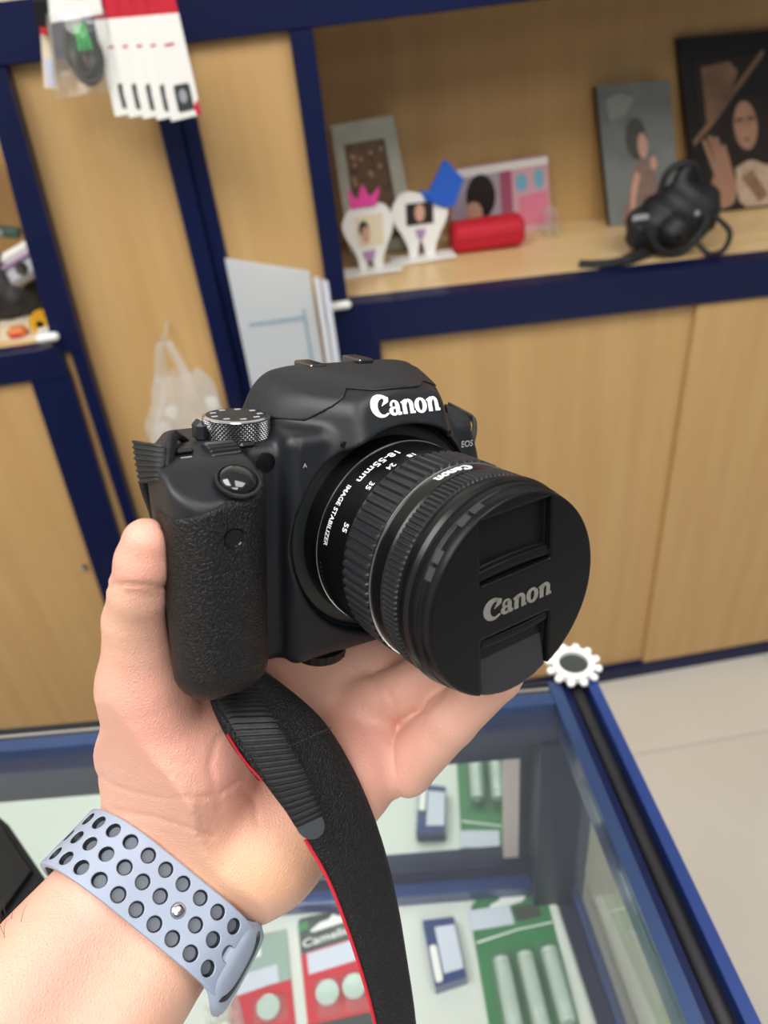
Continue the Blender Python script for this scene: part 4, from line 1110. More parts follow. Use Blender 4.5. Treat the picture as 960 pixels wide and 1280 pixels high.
# red pack further left
pk = Pack([(285, 1178), (358, 1162), (382, 1400), (292, 1420)], Z0)
rp = thing('button_cell_pack', pk.p(.5, .5), 'red and grey-green blister card with a round cell, next to the watch band', 'battery pack')
pk.poly(rrect(0, 0, 1, 1, .06, .03), 0, .0012, M['red'], 'card', rp)
pk.poly([(.0, .02), (1, .0), (1, .30), (0, .32)], .0013, .0003, mat('grey_green_card', srgb(150, 172, 164), .5), 'upper_print', rp)
pk.poly([(.0, .10), (.55, .085), (.55, .13), (0, .15)], .0017, .0004, M['white'], 'hanging_slot', rp)
pk.poly([(.1, .22), (.8, .20), (.8, .30), (.1, .33)], .0017, .0005, M['label'], 'price_label', rp)
a = pk.p(.62, .44, .004)
MB().lathe([(.0001, 0), (.0085, 0), (.0098, .001), (.0098, .004), (.0001, .0042)], 28, 'z', tuple(a)).build('button_cell', M['steel'], rp, smooth=True)
bubble(pk, .35, .37, .9, .52, .011, rp)
# small navy box with label
pk = Pack([(529, 1160), (568, 1155), (584, 1230), (545, 1243)], Z0)
nb = thing('small_box', pk.p(.5, .5), 'small navy box with a pale label, left of the green battery pack', 'box')
MB().prism([pk.p(0, 0), pk.p(0, 1), pk.p(1, 1), pk.p(1, 0)], (0, 0, 1), .014).build('carton', M['navy_gloss'], nb)
pk2 = Pack([(529, 1160), (568, 1155), (584, 1230), (545, 1243)], Z0); pk2.z = Z0
pk2.poly([(.34, .14), (.97, .14), (.97, .86), (.34, .86)], .0143, .0005, M['label'], 'label', nb)
pk2.poly(rrect(.05, .42, .28, .96, .08, .05), .0143, .0025, M['white'], 'white_cap', nb)
# clear plastic packaging beside the watch
pk = Pack([(258, 1262), (300, 1250), (318, 1330), (262, 1345)], Z0)
cb = thing('clear_packet', pk.p(.5, .5), 'crumpled clear plastic packet below the watch band', 'packet')
V = []; Nn = 14
for i in range(Nn + 1):
    for j in range(Nn + 1):
        u, v = i / Nn, j / Nn
        V.append(pk.p(u, v, .004 + .03 * (u * (1 - u) * v * (1 - v) * 4) + .009 * mnoise.noise(Vector((u * 6, v * 6, 3)))))
V = [(*p[:2], max(p[2], Z0)) for p in V]
MB().add(V, [(i * (Nn + 1) + j, (i + 1) * (Nn + 1) + j, (i + 1) * (Nn + 1) + j + 1, i * (Nn + 1) + j + 1) for i in range(Nn) for j in range(Nn)]).build('film', M['plasticbag'], cb)
MB().ell(pk.p(.5, .5, .008), (.006, .008, .007)).build('white_clip', M['white'], cb, smooth=True)
# blue-grey gadget at the far left in the counter
a = [at(*p, z=Z0) for p in ((32, 1078), (100, 1062), (112, 1018), (50, 1026))]
bx = thing('cased_gadget', (a[0] + a[2]) / 2, 'dark grey-blue boxed gadget with a clear lid at the far left of the counter', 'box')
MB().prism([(*p[:2], Z0) for p in a], (0, 0, 1), .018).build('case', mat('slate_blue_case', srgb(86, 102, 120), .3), bx)
c0 = sum(a) / 4
b = [c0 + (p - c0) * .8 for p in a]
MB().prism([(*p[:2], Z0 + .0183) for p in b], (0, 0, 1), .0035).build('lid', mat('pale_blue_lid', srgb(150, 170, 190), .15), bx)
e0 = b[2] * .55 + b[1] * .45; e1 = b[3] * .55 + b[0] * .45
MB().tube([(e0[0], e0[1], Z0 + .0245), (e1[0], e1[1], Z0 + .0245)], .0025, 8).build('clip', M['silverp'], bx, smooth=True)
# black bag at the left edge of the counter top
a = [at(*p, z=1.02) for p in ((-70, 960), (10, 1030), (52, 1092), (-10, 1180), (-120, 1200))]
bb = thing('black_pouch', a[1], 'plain black pouch at the left edge of the counter, behind the forearm', 'pouch')
MB().prism([(*p[:2], .9965) for p in a], (0, 0, 1), .022).build('pouch_body', M['black'], bb)
MB().prism([(*(sum(a) / 5 * .15 + p * .85)[:2], 1.0186) for p in a], (0, 0, 1), .004).build('pouch_flap', M['black'], bb)

# ================================================================== GOODS ON THE DISPLAY SHELF
class Wall:
    """upright pane at depth y with an optional lean; uv from pixel corners projected on plane y"""
    def __init__(s, q, y, t=.008, lean=0.0):
        s.q = [at(*p, y=y) for p in q]; s.t = t; s.y = y
        zt = max(p[2] for p in s.q); zb = min(p[2] for p in s.q)
        for p in s.q: p[1] += lean * (p[2] - zb) / (zt - zb + 1e-9)
        a, b, c, d = s.q; n = np.cross(b - a, d - a); n /= np.linalg.norm(n)
        if n[1] > 0: n = -n
        s.n = n
    def p(s, u, v, h=0):
        a, b, c, d = s.q
        return (a * (1 - u) + b * u) * (1 - v) + (d * (1 - u) + c * u) * v + s.n * h
    def poly(s, pts, h, t, m, name, par): return MB().prism([s.p(u, v, h) for u, v in pts], s.n, t).build(name, m, par)
def el(cu, cv, ru, rv, n=20, a0=0): return [(cu + ru * math.cos(a0 + 2 * PI * k / n), cv + rv * math.sin(a0 + 2 * PI * k / n)) for k in range(n)]
SQ = [(0, 0), (1, 0), (1, 1), (0, 1)]
def settle(q, y, floor_z):  # move the two bottom pixel corners so the pane stands on the shelf
    return q
def stand(w, floor):
    """drop the bottom corners of a pane onto the shelf"""
    for k in (2, 3): w.q[k][2] = floor(w.q[k][0]) + .0006
# pearly frame
w_ = Wall([(414, 160), (492, 146), (522, 318), (438, 330)], 1.405, lean=.025); stand(w_, zs)
fr = thing('framed_picture', w_.p(.5, 1), 'pearly grey upright photo frame with a brown picture at the back left of the shelf', 'photo frame')
w_.poly(SQ, 0, .006, M['silverframe'], 'backing', fr)
for nm, pts in (('frame_bar', [(0, 0), (1, 0), (.8, .15), (.16, .15)]), ('frame_bar', [(1, 0), (1, 1), (.8, .9), (.8, .15)]),
                ('frame_bar', [(1, 1), (0, 1), (.16, .9), (.8, .9)]), ('frame_bar', [(0, 1), (0, 0), (.16, .15), (.16, .9)])):
    w_.poly(pts, .0062, .008, M['silverframe'], nm, fr)
w_.poly([(.16, .15), (.8, .15), (.8, .9), (.16, .9)], .0062, .001, M['brownpic'], 'picture', fr)
for k in range(14):
    u, v = .22 + .52 * random.random(), .2 + .5 * random.random()
    w_.poly(el(u, v, .025, .018, 8), .0074, .0006, mat('picture_fleck', srgb(200 - 3 * k, 160, 130), .5) if k == 0 else bpy.data.materials['picture_fleck'], 'fleck', fr)
# two tooth-shaped white photo stands
def tooth(q, y, lab, crown, photo):
    w = Wall(q, y, lean=.012); stand(w, lambda x: zs(x) + .004)
    t = thing('photo_stand', w.p(.5, 1), lab, 'photo stand', 'white tooth-shaped photo stands')
    shp = [(.06, .18), (.0, .32), (.06, .5), (.18, .66), (.27, .84), (.3, 1), (.42, 1), (.46, .86), (.5, .74), (.56, .86), (.6, 1), (.74, 1), (.78, .82), (.88, .62), (.98, .44), (1, .26), (.9, .08), (.74, .02), (.55, .07), (.36, .03), (.18, .06)]
    w.poly([tuple(p) for p in spline([(a, b) for a, b in shp] + [shp[0]], 3)[:-1]], 0, .006, M['white'], 'board', t)
    a, b = w.p(-.05, 1.0), w.p(1.1, 1.0)
    MB().box((a[0], a[1] - .028, zs(a[0]) + .0004), (b[0], a[1] + .012, zs(a[0]) + .004), bev=.001).build('foot', M['white'], t)
    photo(w, t); crown(w, t); return t
def crown_pink(w, t): w.poly([(.2, .06), (.14, -.22), (.34, -.06), (.44, -.28), (.58, -.08), (.78, -.22), (.7, .04)], .0065, .004, M['pink'], 'pink_crown', t)
def photo_l(w, t):
    w.poly([(.25, .2), (.8, .16), (.8, .62), (.3, .66)], .0062, .001, M['cream'], 'photo', t)
    w.poly(el(.42, .38, .1, .12), .0073, .0006, M['hairphoto'], 'printed_hair', t)
    w.poly(el(.45, .47, .08, .13), .008, .0006, M['skinphoto'], 'printed_face', t)
    w.poly([(.35, .72), (.62, .7), (.58, .86), (.42, .88)], .0062, .001, M['lilac'], 'lilac_print', t)
def cap_blue(w, t):
    w.poly([(.62, .1), (.95, -.42), (1.28, -.12), (1.1, .28), (.8, .24)], .0065, .006, M['blue'], 'blue_cap', t)
    w.poly([(.52, .0), (.9, .12), (.98, .3), (.6, .16)], .0062, .003, M['blue'], 'blue_cap_brim', t)
def photo_r(w, t):
    w.poly([(.26, .2), (.74, .18), (.74, .5), (.26, .52)], .0062, .001, M['hairphoto'], 'photo', t)
    w.poly(el(.5, .34, .09, .13), .0073, .0006, M['skinphoto'], 'printed_face', t)
    w.poly([(.4, .58), (.6, .58), (.56, .7), (.5, .76), (.44, .7)], .0062, .001, M['lilac'], 'printed_bow', t)
tooth([(426, 258), (490, 252), (494, 334), (432, 344)], 1.30, 'white tooth-shaped photo stand with a pink crown, leftmost on the shelf', crown_pink, photo_l)
tooth([(488, 240), (560, 236), (560, 318), (492, 328)], 1.335, 'white tooth-shaped photo stand with a blue cap and dark photo', cap_blue, photo_r)
# pink-printed box
w_ = Wall([(562, 214), (684, 195), (690, 286), (566, 306)], 1.425); stand(w_, zs)
pb = thing('picture_box', w_.p(.5, 1), 'low pink and grey box printed with a dark-haired child, behind the red case', 'box')
w_.poly(SQ, -.018, .018, mat('pale_pink_box', srgb(214, 172, 184), .5), 'carton', pb)
w_.poly([(0, 0), (1, 0), (1, .1), (0, .12)], .0003, .0006, M['white'], 'top_edge', pb)
w_.poly([(.02, .13), (.5, .12), (.5, .97), (.02, .97)], .0003, .0008, mat('grey_lilac_print', srgb(176, 164, 176), .5), 'photo_print', pb)
w_.poly(el(.3, .42, .15, .32), .0013, .0006, M['hairphoto'], 'printed_hair', pb)
w_.poly(el(.22, .66, .09, .18), .002, .0006, M['skinphoto'], 'printed_face', pb)
w_.poly([(.5, .11), (.62, .11), (.62, .98), (.5, .98)], .0003, .0008, mat('mauve_print', srgb(168, 84, 112), .5), 'mauve_stripe', pb)
w_.poly(el(.72, .3, .06, .12), .0003, .0008, mat('sky_print', srgb(120, 184, 210), .5), 'blue_print', pb)
w_.poly(el(.9, .28, .05, .14), .0003, .0008, bpy.data.materials['sky_print'], 'blue_print', pb)
w_.poly([(.68, .5), (.98, .45), (.98, .9), (.68, .92)], .0003, .0008, mat('rose_print', srgb(226, 130, 156), .5), 'rose_print', pb)
# red case
p0 = at(572, 290, y=1.352); p1 = at(640, 284, y=1.352); r_ = .029
zc = zs(.5 * (p0[0] + p1[0])) + .0270
rc = thing('red_case', (p0 + p1) / 2, 'rounded red velvet case lying in front of the pink box', 'case')
m_ = MB(); NX = 20
path = [p0[0] - .012 + (p1[0] - p0[0] + .03) * k / NX for k in range(NX + 1)]
V = []; n_ = 32
for i, x in enumerate(path):
    s_ = i / NX; e = max(0, 1 - (2 * s_ - 1) ** 8) ** .35; e = max(e, .02) if 0 < i < NX else .55
    e = .9 + .1 * e if 0 < i < NX else .72
    for j in range(n_):
        a = 2 * PI * j / n_; c, s2 = math.cos(a), math.sin(a)
        V.append((x, 1.352 + .029 * e * abs(c) ** .75 * np.sign(c), zc + .0265 * e * abs(s2) ** .75 * np.sign(s2)))
m_.add(V, [(i * n_ + j, i * n_ + (j + 1) % n_, (i + 1) * n_ + (j + 1) % n_, (i + 1) * n_ + j) for i in range(NX) for j in range(n_)] + [tuple(range(n_))[::-1], tuple(range(NX * n_, NX * n_ + n_))])
m_.build('case_shell', M['redv'], rc, smooth=True)
MB().box((path[0] + .008, 1.3226, zc - .0005), (path[-1] - .008, 1.3236, zc + .0005)).build('seam', mat('dark_red_seam', srgb(110, 10, 24), .7), rc)
# clear acrylic stand beside the pink box
a = at(688, 290, y=1.385)
ac = thing('acrylic_riser', (a[0], a[1], zs(a[0])), 'thin clear acrylic riser at the right end of the pink box', 'stand')
zb_ = zs(a[0]) + .001
MB().box((a[0] - .012, 1.36, zb_), (a[0] - .009, 1.40, zb_ + .045)).build('side', M['clearbub'], ac)
MB().box((a[0] + .003, 1.36, zb_), (a[0] + .006, 1.40, zb_ + .045)).build('side', M['clearbub'], ac)
MB().box((a[0] - .012, 1.36, zb_ + .0452), (a[0] + .006, 1.40, zb_ + .0475)).build('top', M['clearbub'], ac)
# grey canvas portrait
w_ = Wall([(753, 110), (846, 102), (852, 262), (764, 270)], 1.395, lean=.03); stand(w_, zs)
gc = thing('canvas_portrait', w_.p(.5, 1), 'grey canvas portrait of a pale figure standing behind the black camera bag', 'picture')
w_.poly(SQ, -.016, .016, M['black'], 'stretcher', gc)
w_.poly(SQ, .0002, .0012, M['canvas'], 'print', gc)
w_.poly([tuple(p) for p in spline([(.52, .52), (.66, .60), (.70, .74), (.74, 1), (.2, 1), (.24, .86), (.34, .70), (.42, .56), (.52, .52)], 3)[:-1]], .0016, .0006, mat('printed_pink_gown', srgb(150, 122, 112), .6, var=.3, vscale=60), 'printed_gown', gc)
w_.poly([(.34, .72), (.42, .60), (.48, .64), (.40, .78), (.34, .98), (.28, .98)], .0022, .0005, M['skinphoto'], 'printed_arm', gc)
w_.poly(el(.47, .38, .15, .15, 12), .002, .0003, mat('printed_grey_hair', srgb(78, 78, 74), .6), 'printed_hair', gc)
w_.poly(el(.55, .43, .07, .09), .0024, .0006, M['skinphoto'], 'printed_face', gc)
w_.poly(el(.68, .56, .05, .05), .0024, .0006, M['skinphoto'], 'printed_hand', gc)
w_.poly([(.1, .1), (.3, .06), (.5, .1), (.36, .2), (.14, .24)], .0016, .0004, mat('printed_pale_sky', srgb(146, 150, 146), .6), 'printed_cloud', gc)
# large black-framed sepia portrait
w_ = Wall([(856, 50), (1010, 36), (1012, 256), (872, 268)], 1.415, lean=.03); stand(w_, zs)
bp_ = thing('framed_portrait', w_.p(.5, 1), 'large dark-framed sepia portrait of a person in a tilted hat, at the right edge', 'picture')
w_.poly(SQ, -.012, .014, M['blackframe'], 'frame', bp_)
w_.poly([(.1, .12), (1, .12), (1, 1), (.1, 1)], .0022, .0012, M['hairphoto'], 'photo', bp_)
w_.poly([(.16, .16), (.40, .14), (.46, .2), (.36, .34), (.16, .5)], .0036, .0005, M['sepia'], 'printed_backdrop', bp_)
w_.poly([tuple(np.clip(p, .012, .985)) for p in spline([(.02, .56), (.2, .44), (.42, .28), (.66, .12), (.98, .14), (1, .5), (.8, .5), (.6, .34), (.42, .36), (.2, .5), (.02, .56)], 3)[:-1]], .0042, .0005, M['blackframe'], 'printed_hat', bp_)
w_.poly([(.02, .555), (.2, .435), (.42, .275), (.68, .09), (.69, .12), (.43, .31), (.21, .475), (.03, .59)], .0048, .0004, M['sepia'], 'printed_hat_brim', bp_)
w_.poly(el(.47, .52, .17, .17, 14), .0044, .0005, M['hairphoto'], 'printed_hair', bp_)
w_.poly(el(.48, .50, .10, .14), .0050, .0005, mat('printed_sepia_face', srgb(178, 138, 114), .5, var=.25, vscale=50), 'printed_face', bp_)
w_.poly([(.40, .46), (.46, .45), (.46, .465), (.40, .475)], .0056, .0003, M['hairphoto'], 'printed_eye', bp_)
w_.poly([(.50, .45), (.56, .455), (.56, .47), (.50, .465)], .0056, .0003, M['hairphoto'], 'printed_eye', bp_)
w_.poly([(.45, .57), (.51, .57), (.50, .585), (.46, .585)], .0056, .0003, mat('printed_lips', srgb(120, 70, 60), .5), 'printed_mouth', bp_)
for (a_, b_) in (((.10, .56), (.22, .80)), ((.15, .54), (.26, .78)), ((.20, .55), (.30, .80)), ((.26, .60), (.33, .82))):
    w_.poly([a_, (a_[0] + .035, a_[1] - .005), (b_[0] + .02, b_[1]), (b_[0] - .03, b_[1] + .02)], .0046, .0005, mat('printed_sepia_skin', srgb(160, 122, 100), .5) if 'printed_sepia_skin' not in bpy.data.materials else bpy.data.materials['printed_sepia_skin'], 'printed_finger', bp_)
w_.poly([tuple(np.clip(p, .012, .985)) for p in spline([(.16, .78), (.3, .76), (.36, .84), (.3, .96), (.1, .96), (.16, .78)], 4)[:-1]], .0042, .0004, bpy.data.materials['printed_sepia_skin'], 'printed_wrist', bp_)
w_.poly([tuple(np.clip(p, .012, .985)) for p in spline([(.36, .74), (.5, .70), (.66, .74), (.85, .68), (1, .66), (1, 1), (.42, 1), (.36, .74)], 4)[:-1]], .0052, .0005, mat('printed_pale_shirt', srgb(196, 172, 148), .5, var=.3, vscale=40), 'printed_shirt', bp_)
w_.poly([(.40, .80), (.50, .76), (.62, .92), (.54, .96)], .0058, .0003, M['sepia'], 'printed_fold', bp_)

# black soft camera bag with a coiled strap
p = at(836, 312, y=1.235); cxb = p[0]; zb = zs(cxb)
cbg = thing('camera_bag', (cxb, 1.25, zb), 'black soft camera bag with coiled strap slumped on the right of the shelf', 'bag')
def bagf(q):
    x, y, z = q
    d = rcone(q, (cxb - .012, 1.25, zb + .046), (cxb + .040, 1.25, zb + .052), .047, .042)
    d = smin(d, rcone(q, (cxb - .04, 1.24, zb + .03), (cxb, 1.25, zb + .075), .026, .020), .02)
    d = smin(d, rcone(q, (cxb + .005, 1.25, zb + .085), (cxb + .022, 1.255, zb + .122), .014, .011), .014)
    d = smin(d, rcone(q, (cxb + .03, 1.25, zb + .075), (cxb + .055, 1.25, zb + .070), .032, .028), .012)
    d = smin(d, rcone(q, (cxb + .0, 1.235, zb + .05), (cxb - .012, 1.205, zb + .045), .028, .024), .006)
    d = smin(d, rcone(q, (cxb - .055, 1.235, zb + .035), (cxb - .06, 1.235, zb + .06), .022, .018), .012)
    d = d + .002 * np.sin(x * 120 + z * 90) * np.sin(z * 110 + x * 40)
    return np.maximum(d, zb + .001 - z)
P, Fc = nets(bagf, (cxb - .1, 1.18, zb - .01), (cxb + .10, 1.32, zb + .15), .0028)
link_mesh('bag_body', P, Fc, mat('black_bag_cloth', (.012, .012, .014), .55, bump=.0006, bscale=600), cbg, smooth=True)
st_ = spline([(cxb - .05, 1.215, zb + .012), (cxb - .085, 1.20, zb + .009), (cxb - .115, 1.195, zb + .008), (cxb - .145, 1.20, zb + .008), (cxb - .165, 1.21, zb + .008)], 6)
MB().tube(st_, [.0105] * 8 + [.0085] * (len(st_) - 8), 10).build('strap_end', M['web'], cbg, smooth=True)
st_ = spline([(cxb + .055, 1.205, zb + .06), (cxb + .078, 1.19, zb + .035), (cxb + .07, 1.185, zb + .008), (cxb + .045, 1.185, zb + .005), (cxb + .03, 1.195, zb + .02)], 6)
MB().tube(st_, .0045, 8).build('strap_loop', M['web'], cbg, smooth=True)
st_ = spline([(cxb - .06, 1.205, zb + .055), (cxb - .035, 1.198, zb + .02), (cxb, 1.198, zb + .012), (cxb + .03, 1.2, zb + .03), (cxb + .045, 1.203, zb + .06)], 6)
MB().tube(st_, .0065, 8).build('strap', M['web'], cbg, smooth=True)
st_ = spline([(cxb - .02, 1.25, zb + .09), (cxb - .012, 1.25, zb + .122), (cxb + .012, 1.25, zb + .135), (cxb + .035, 1.25, zb + .128), (cxb + .05, 1.25, zb + .1)], 6)
MB().tube(st_, .006, 8).build('handle', M['web'], cbg, smooth=True)
MB().box((cxb - .078, 1.214, zb + .066), (cxb - .052, 1.217, zb + .074)).build('silver_label', M['silverp'], cbg)
MB().lathe([(.0001, 0), (.004, 0), (.004, .002), (.0001, .003)], 14, 'y', (cxb + .028, 1.2085, zb + .066)).build('stud', M['silverp'], cbg)

# ================================================================== THINGS BY THE TALL CUPBOARD
# translucent sheets standing on the floor
def sheetpane(xt0, xt1, zt0, zt1, yb, yt, lab, z0=.004, t=.004, mm=None):
    """tall sheet leaning back: bottom at yb, top at yt"""
    s = thing('translucent_sheet', ((xt0 + xt1) / 2, yb, 0), lab, 'sheet')
    P = [(xt0, yb, z0), (xt1, yb, z0), (xt1, yb + t, z0), (xt0, yb + t, z0), (xt0, yt, zt0), (xt1, yt, zt1), (xt1, yt + t, zt1), (xt0, yt + t, zt0)]
    MB().hexa(P).build('panel', mm or M['sheet'], s); return s
a = at(281, 322, y=1.135); b = at(402, 346, y=1.135); b2 = at(386, 338, y=1.135)
s1 = sheetpane(a[0], b2[0], a[2], b2[2], 1.02, 1.130, 'wide pale blue-grey translucent sheet leaning against the tall cupboard')
def onsheet(u, z, x0=a[0], x1=b2[0], zt=(a[2] + b2[2]) / 2):
    f = z / zt; return np.array([x0 + (x1 - x0) * u, 1.02 + (1.130 - 1.02) * f - .0006, z])
zt = (a[2] + b2[2]) / 2
def sheetpoly(pts, m, name, t=.0006): MB().prism([onsheet(u, z) for u, z in pts], (0, -1, .1), t).build(name, m, s1)
msk = mat('pale_blue_gloss_film', srgb(196, 212, 222), .25)
olive = mat('olive_lower_print', srgb(150, 150, 126), .5)
for (u0, u1, z0, z1) in ((.84, .87, .86, zt - .07), (.1, .84, zt - .085, zt - .08)):
    sheetpoly([(u0, z0), (u1, z0), (u1, z1), (u0, z1)], mat('sheet_line', srgb(140, 164, 180), .5) if 'sheet_line' not in bpy.data.materials else bpy.data.materials['sheet_line'], 'printed_line')
sheetpoly([(.03, .45), (.97, .45), (.97, .862), (.03, .905)], olive, 'olive_print')
sheetpane(b[0] - .012, b[0] - .004, b[2] + .004, b[2] + .002, 1.00, 1.118, 'narrow white-edged sheet on edge at the right of the wide sheet', mm=mat('white_sheet_edge', srgb(206, 212, 222), .35), t=.012)
sheetpane(b[0] - .0015, b[0] + .008, b[2] + .0, b[2] - .004, 1.00, 1.116, 'rightmost narrow pale sheet on edge beside the display shelf clip', mm=bpy.data.materials['white_sheet_edge'], t=.012)

# clear plastic bag on a hook
hx = at(205, 428, y=1.10)
hk = thing('wall_hook', (hx[0], YF + .01, hx[2]), 'small steel hook on the tall cupboard panel holding the clear bag', 'hook')
MB().tube([(hx[0], YF + .0115, hx[2] + .002), (hx[0], 1.11, hx[2] + .002), (hx[0], 1.096, hx[2] + .004), (hx[0], 1.094, hx[2] + .012)], .0015, 8).build('hook_wire', M['steel'], hk, smooth=True)
bg = thing('plastic_bag', (hx[0], 1.10, hx[2] - .26), 'crumpled clear plastic carrier bag holding white round items, on the tall cupboard', 'bag')
V = []; NU, NV = 48, 40
top = hx[2] - .05; H_ = .26
for i in range(NV + 1):
    v = i / NV
    wx = .030 + .040 * min(1, v * 2.2) - .008 * max(0, v - .8) * 5; wy = .014 + .024 * min(1, v * 1.6) - .01 * max(0, v - .8) * 5
    for j in range(NU):
        a = 2 * PI * j / NU; nz = mnoise.noise(Vector((math.cos(a) * 2.2, math.sin(a) * 2.2, v * 4))); n2 = mnoise.noise(Vector((math.cos(a) * 6, math.sin(a) * 6, v * 9 + 4)))
        k = 1 + .32 * nz + .16 * n2
        V.append((hx[0] + .004 + wx * k * math.cos(a) + .006 * v, 1.10 + wy * k * math.sin(a), top - v * H_ + .006 * nz))
Fc = [(i * NU + j, i * NU + (j + 1) % NU, (i + 1) * NU + (j + 1) % NU, (i + 1) * NU + j) for i in range(NV) for j in range(NU)] + [tuple(range(NV * NU, NV * NU + NU))]
MB().add(V, Fc).build('bag_film', M['plasticbag'], bg, smooth=True)
for sx in (-1, 1):
    L_ = spline([(hx[0] + sx * .024, 1.088, top - .01), (hx[0] + sx * .015, 1.092, top + .026), (hx[0] + sx * .005, 1.096, hx[2] + .002), (hx[0] + sx * .009, 1.102, top + .02), (hx[0] + sx * .014, 1.106, top - .01)], 6)
    V = []; 
    for p in L_: V += [(p[0] - .005, p[1], p[2]), (p[0] + .005, p[1] + .003, p[2])]
    MB().add(V, [(2 * i, 2 * i + 1, 2 * i + 3, 2 * i + 2) for i in range(len(L_) - 1)]).build('bag_handle', M['plasticbag'], bg)
for k, (px, py, r) in enumerate(((215, 516, .011), (265, 506, .011), (205, 540, .013), (238, 545, .012), (200, 575, .012), (228, 590, .013), (250, 530, .010))):
    p = at(px, py, y=1.10)
    cn = ('upper left', 'upper right', 'middle left', 'centre', 'lower left', 'lowest', 'right-hand')[k]
    tag(MB().lathe([(.0001, -r * .5), (r * .8, -r * .5), (r, -r * .2), (r, r * .35), (r * .75, r * .6), (.0001, r * .6)], 20, 'y', (p[0], 1.10 + .004 * (k % 3), p[2])).build('round_cap', M['white'], smooth=True),
        cn + ' white round plastic cap inside the clear bag', 'cap', 'white caps in the clear bag')

# hanging boxed cables, top left
gx = dict(n=5)
for k in range(5):
    q = [(187 - 17.5 * k, 19 + 1.5 * k), (223 - 17.5 * k, 16 + 1.5 * k), (252 - 17.5 * k, 143 - 1 * k), (214 - 17.5 * k, 152 - 1.5 * k)]
    w_ = Wall(q, 1.045 + .0045 * k)
    lab = ['white boxed cable with red header, rightmost of the hanging row', 'white boxed cable hanging second from the right', 'white boxed cable hanging in the middle of the row',
           'white boxed cable hanging second from the left', 'white boxed cable with red header, leftmost of the hanging row beside the bagged cable'][k]
    t = thing('cable_box', w_.p(.5, 1), lab, 'box', 'white cable boxes hanging at the top left')
    w_.poly(SQ, -.0042, .0042, M['white'], 'carton', t)
    w_.poly([(0, -.30), (1, -.30), (1, -.001), (0, -.001)], -.0030, .0026, M['red'], 'header_card', t)
    w_.poly(rrect(.3, .66, .82, .93, .06, .03), .0003, .0005, M['cardk'], 'product_print', t)
    w_.poly(el(.55, .78, .13, .07), .0009, .0004, M['silverp'], 'printed_coil', t)
    w_.poly([(.8, .9), (1, .84), (1, 1), (.86, 1)], .0009, .0004, M['red'], 'red_corner', t)
    w_.poly([(.3, .27), (.62, .265), (.62, .285), (.3, .29)], .0003, .0004, M['red'], 'small_red_print', t)
w_ = Wall([(130, 0), (222, 0), (222, 20), (130, 20)], 1.045)
a = at(178, -22, y=1.07)
hk = thing('display_hook', (a[0], YF - .008, a[2]), 'long steel display hook carrying the row of cable boxes', 'hook')
MB().tube([(a[0], YF - .0085, a[2]), (a[0], 1.03, a[2])], .0018, 8).build('hook_wire', M['steel'], hk, smooth=True)
# bagged coiled cable
w_ = Wall([(62, 18), (128, 12), (136, 112), (72, 122)], 1.06)
bc = thing('bagged_cable', w_.p(.5, 1), 'clear bag with a coiled black and green cable under a white header card', 'cable')
w_.poly([(.0, -.35), (.95, -.35), (1.0, .05), (.0, .1)], -.001, .0015, M['white'], 'header_card', bc)
c = w_.p(.58, .5); R_ = .021; RR = (.021, .021, .017, .017, .013, .010)
for k in range(6):
    V = [(c[0] + (RR[k] - .0008 * k) * math.cos(a) * .85, c[1] - .004 * k / 6 - .004 * math.sin(3 * a + k), c[2] + (RR[k] + .008 + .001 * k) * math.sin(a)) for a in np.linspace(0, 2 * PI, 40)]
    MB().tube(V, .0034, 7).build('cable_coil', M['cable'], bc, smooth=True)
g0 = w_.p(.6, .22)
for k in range(3):
    V = [(g0[0] - .006 + .005 * k, c[1] - .012, g0[2] + .006), (g0[0] - .005 + .005 * k, c[1] - .013, g0[2] - .006), (g0[0] - .007 + .006 * k, c[1] - .012, g0[2] - .018)]
    MB().tube(spline(V, 4), .0018, 7).build('green_tie', M['greenl'], bc, smooth=True)
V = []; NU, NV = 20, 14
for sgn in (0, 1):
    pass
for i in range(NV + 1):
    for j in range(NU):
        a = 2 * PI * j / NU; v = i / NV; nz = mnoise.noise(Vector((math.cos(a) * 3, math.sin(a) * 3, v * 5 + 9)))
        e = math.sin(PI * min(max(v, .04), .96)) ** .4
        q = w_.p(.5 + .55 * math.cos(a) * (1 + .12 * nz), v * 1.04 - .02)
        V.append((q[0], q[1] + (.02 * e * (1 + .4 * nz)) * math.sin(a), q[2]))
MB().add(V, [(i * NU + j, i * NU + (j + 1) % NU, (i + 1) * NU + (j + 1) % NU, (i + 1) * NU + j) for i in range(NV) for j in range(NU)]).build('bag_film', glassy('clear_packet_film', (.97, .97, .97), haze=.12, rough=.1), bc, smooth=True)
# white packets hanging behind it, and a small black thing with a red tip
w_ = Wall([(50, 30), (62, 28), (72, 112), (55, 110)], 1.10)
wp = thing('white_packet', w_.p(.5, 1), 'narrow white packet hanging left of the bagged cable', 'packet')
w_.poly(SQ, -.004, .004, M['cream'], 'packet', wp)
w_.poly([(.1, .55), (.9, .5), (.9, .95), (.2, .97)], .0002, .0005, M['label'], 'packet_print', wp)
w_ = Wall([(40, 0), (62, 0), (58, 40), (46, 36)], 1.09)
bk = thing('black_plug', w_.p(.5, 1), 'small black plug with a red tip hanging at the top left', 'plug')
w_.poly(SQ, -.008, .008, M['black'], 'plug_body', bk)
w_.poly([(.35, .9), (1.0, .86), (1.1, 1.1), (.4, 1.12)], -.006, .008, M['red'], 'red_tip', bk)
for px in (52, 95):
    a = at(px, -14, y=1.07)
    tag(MB().tube([(a[0], YF - .0085, a[2]), (a[0], 1.05, a[2])], .0018, 8).build('display_hook', M['steel']), 'steel display hook above the ' + ('white packet' if px == 52 else 'bagged cable'), 'hook')

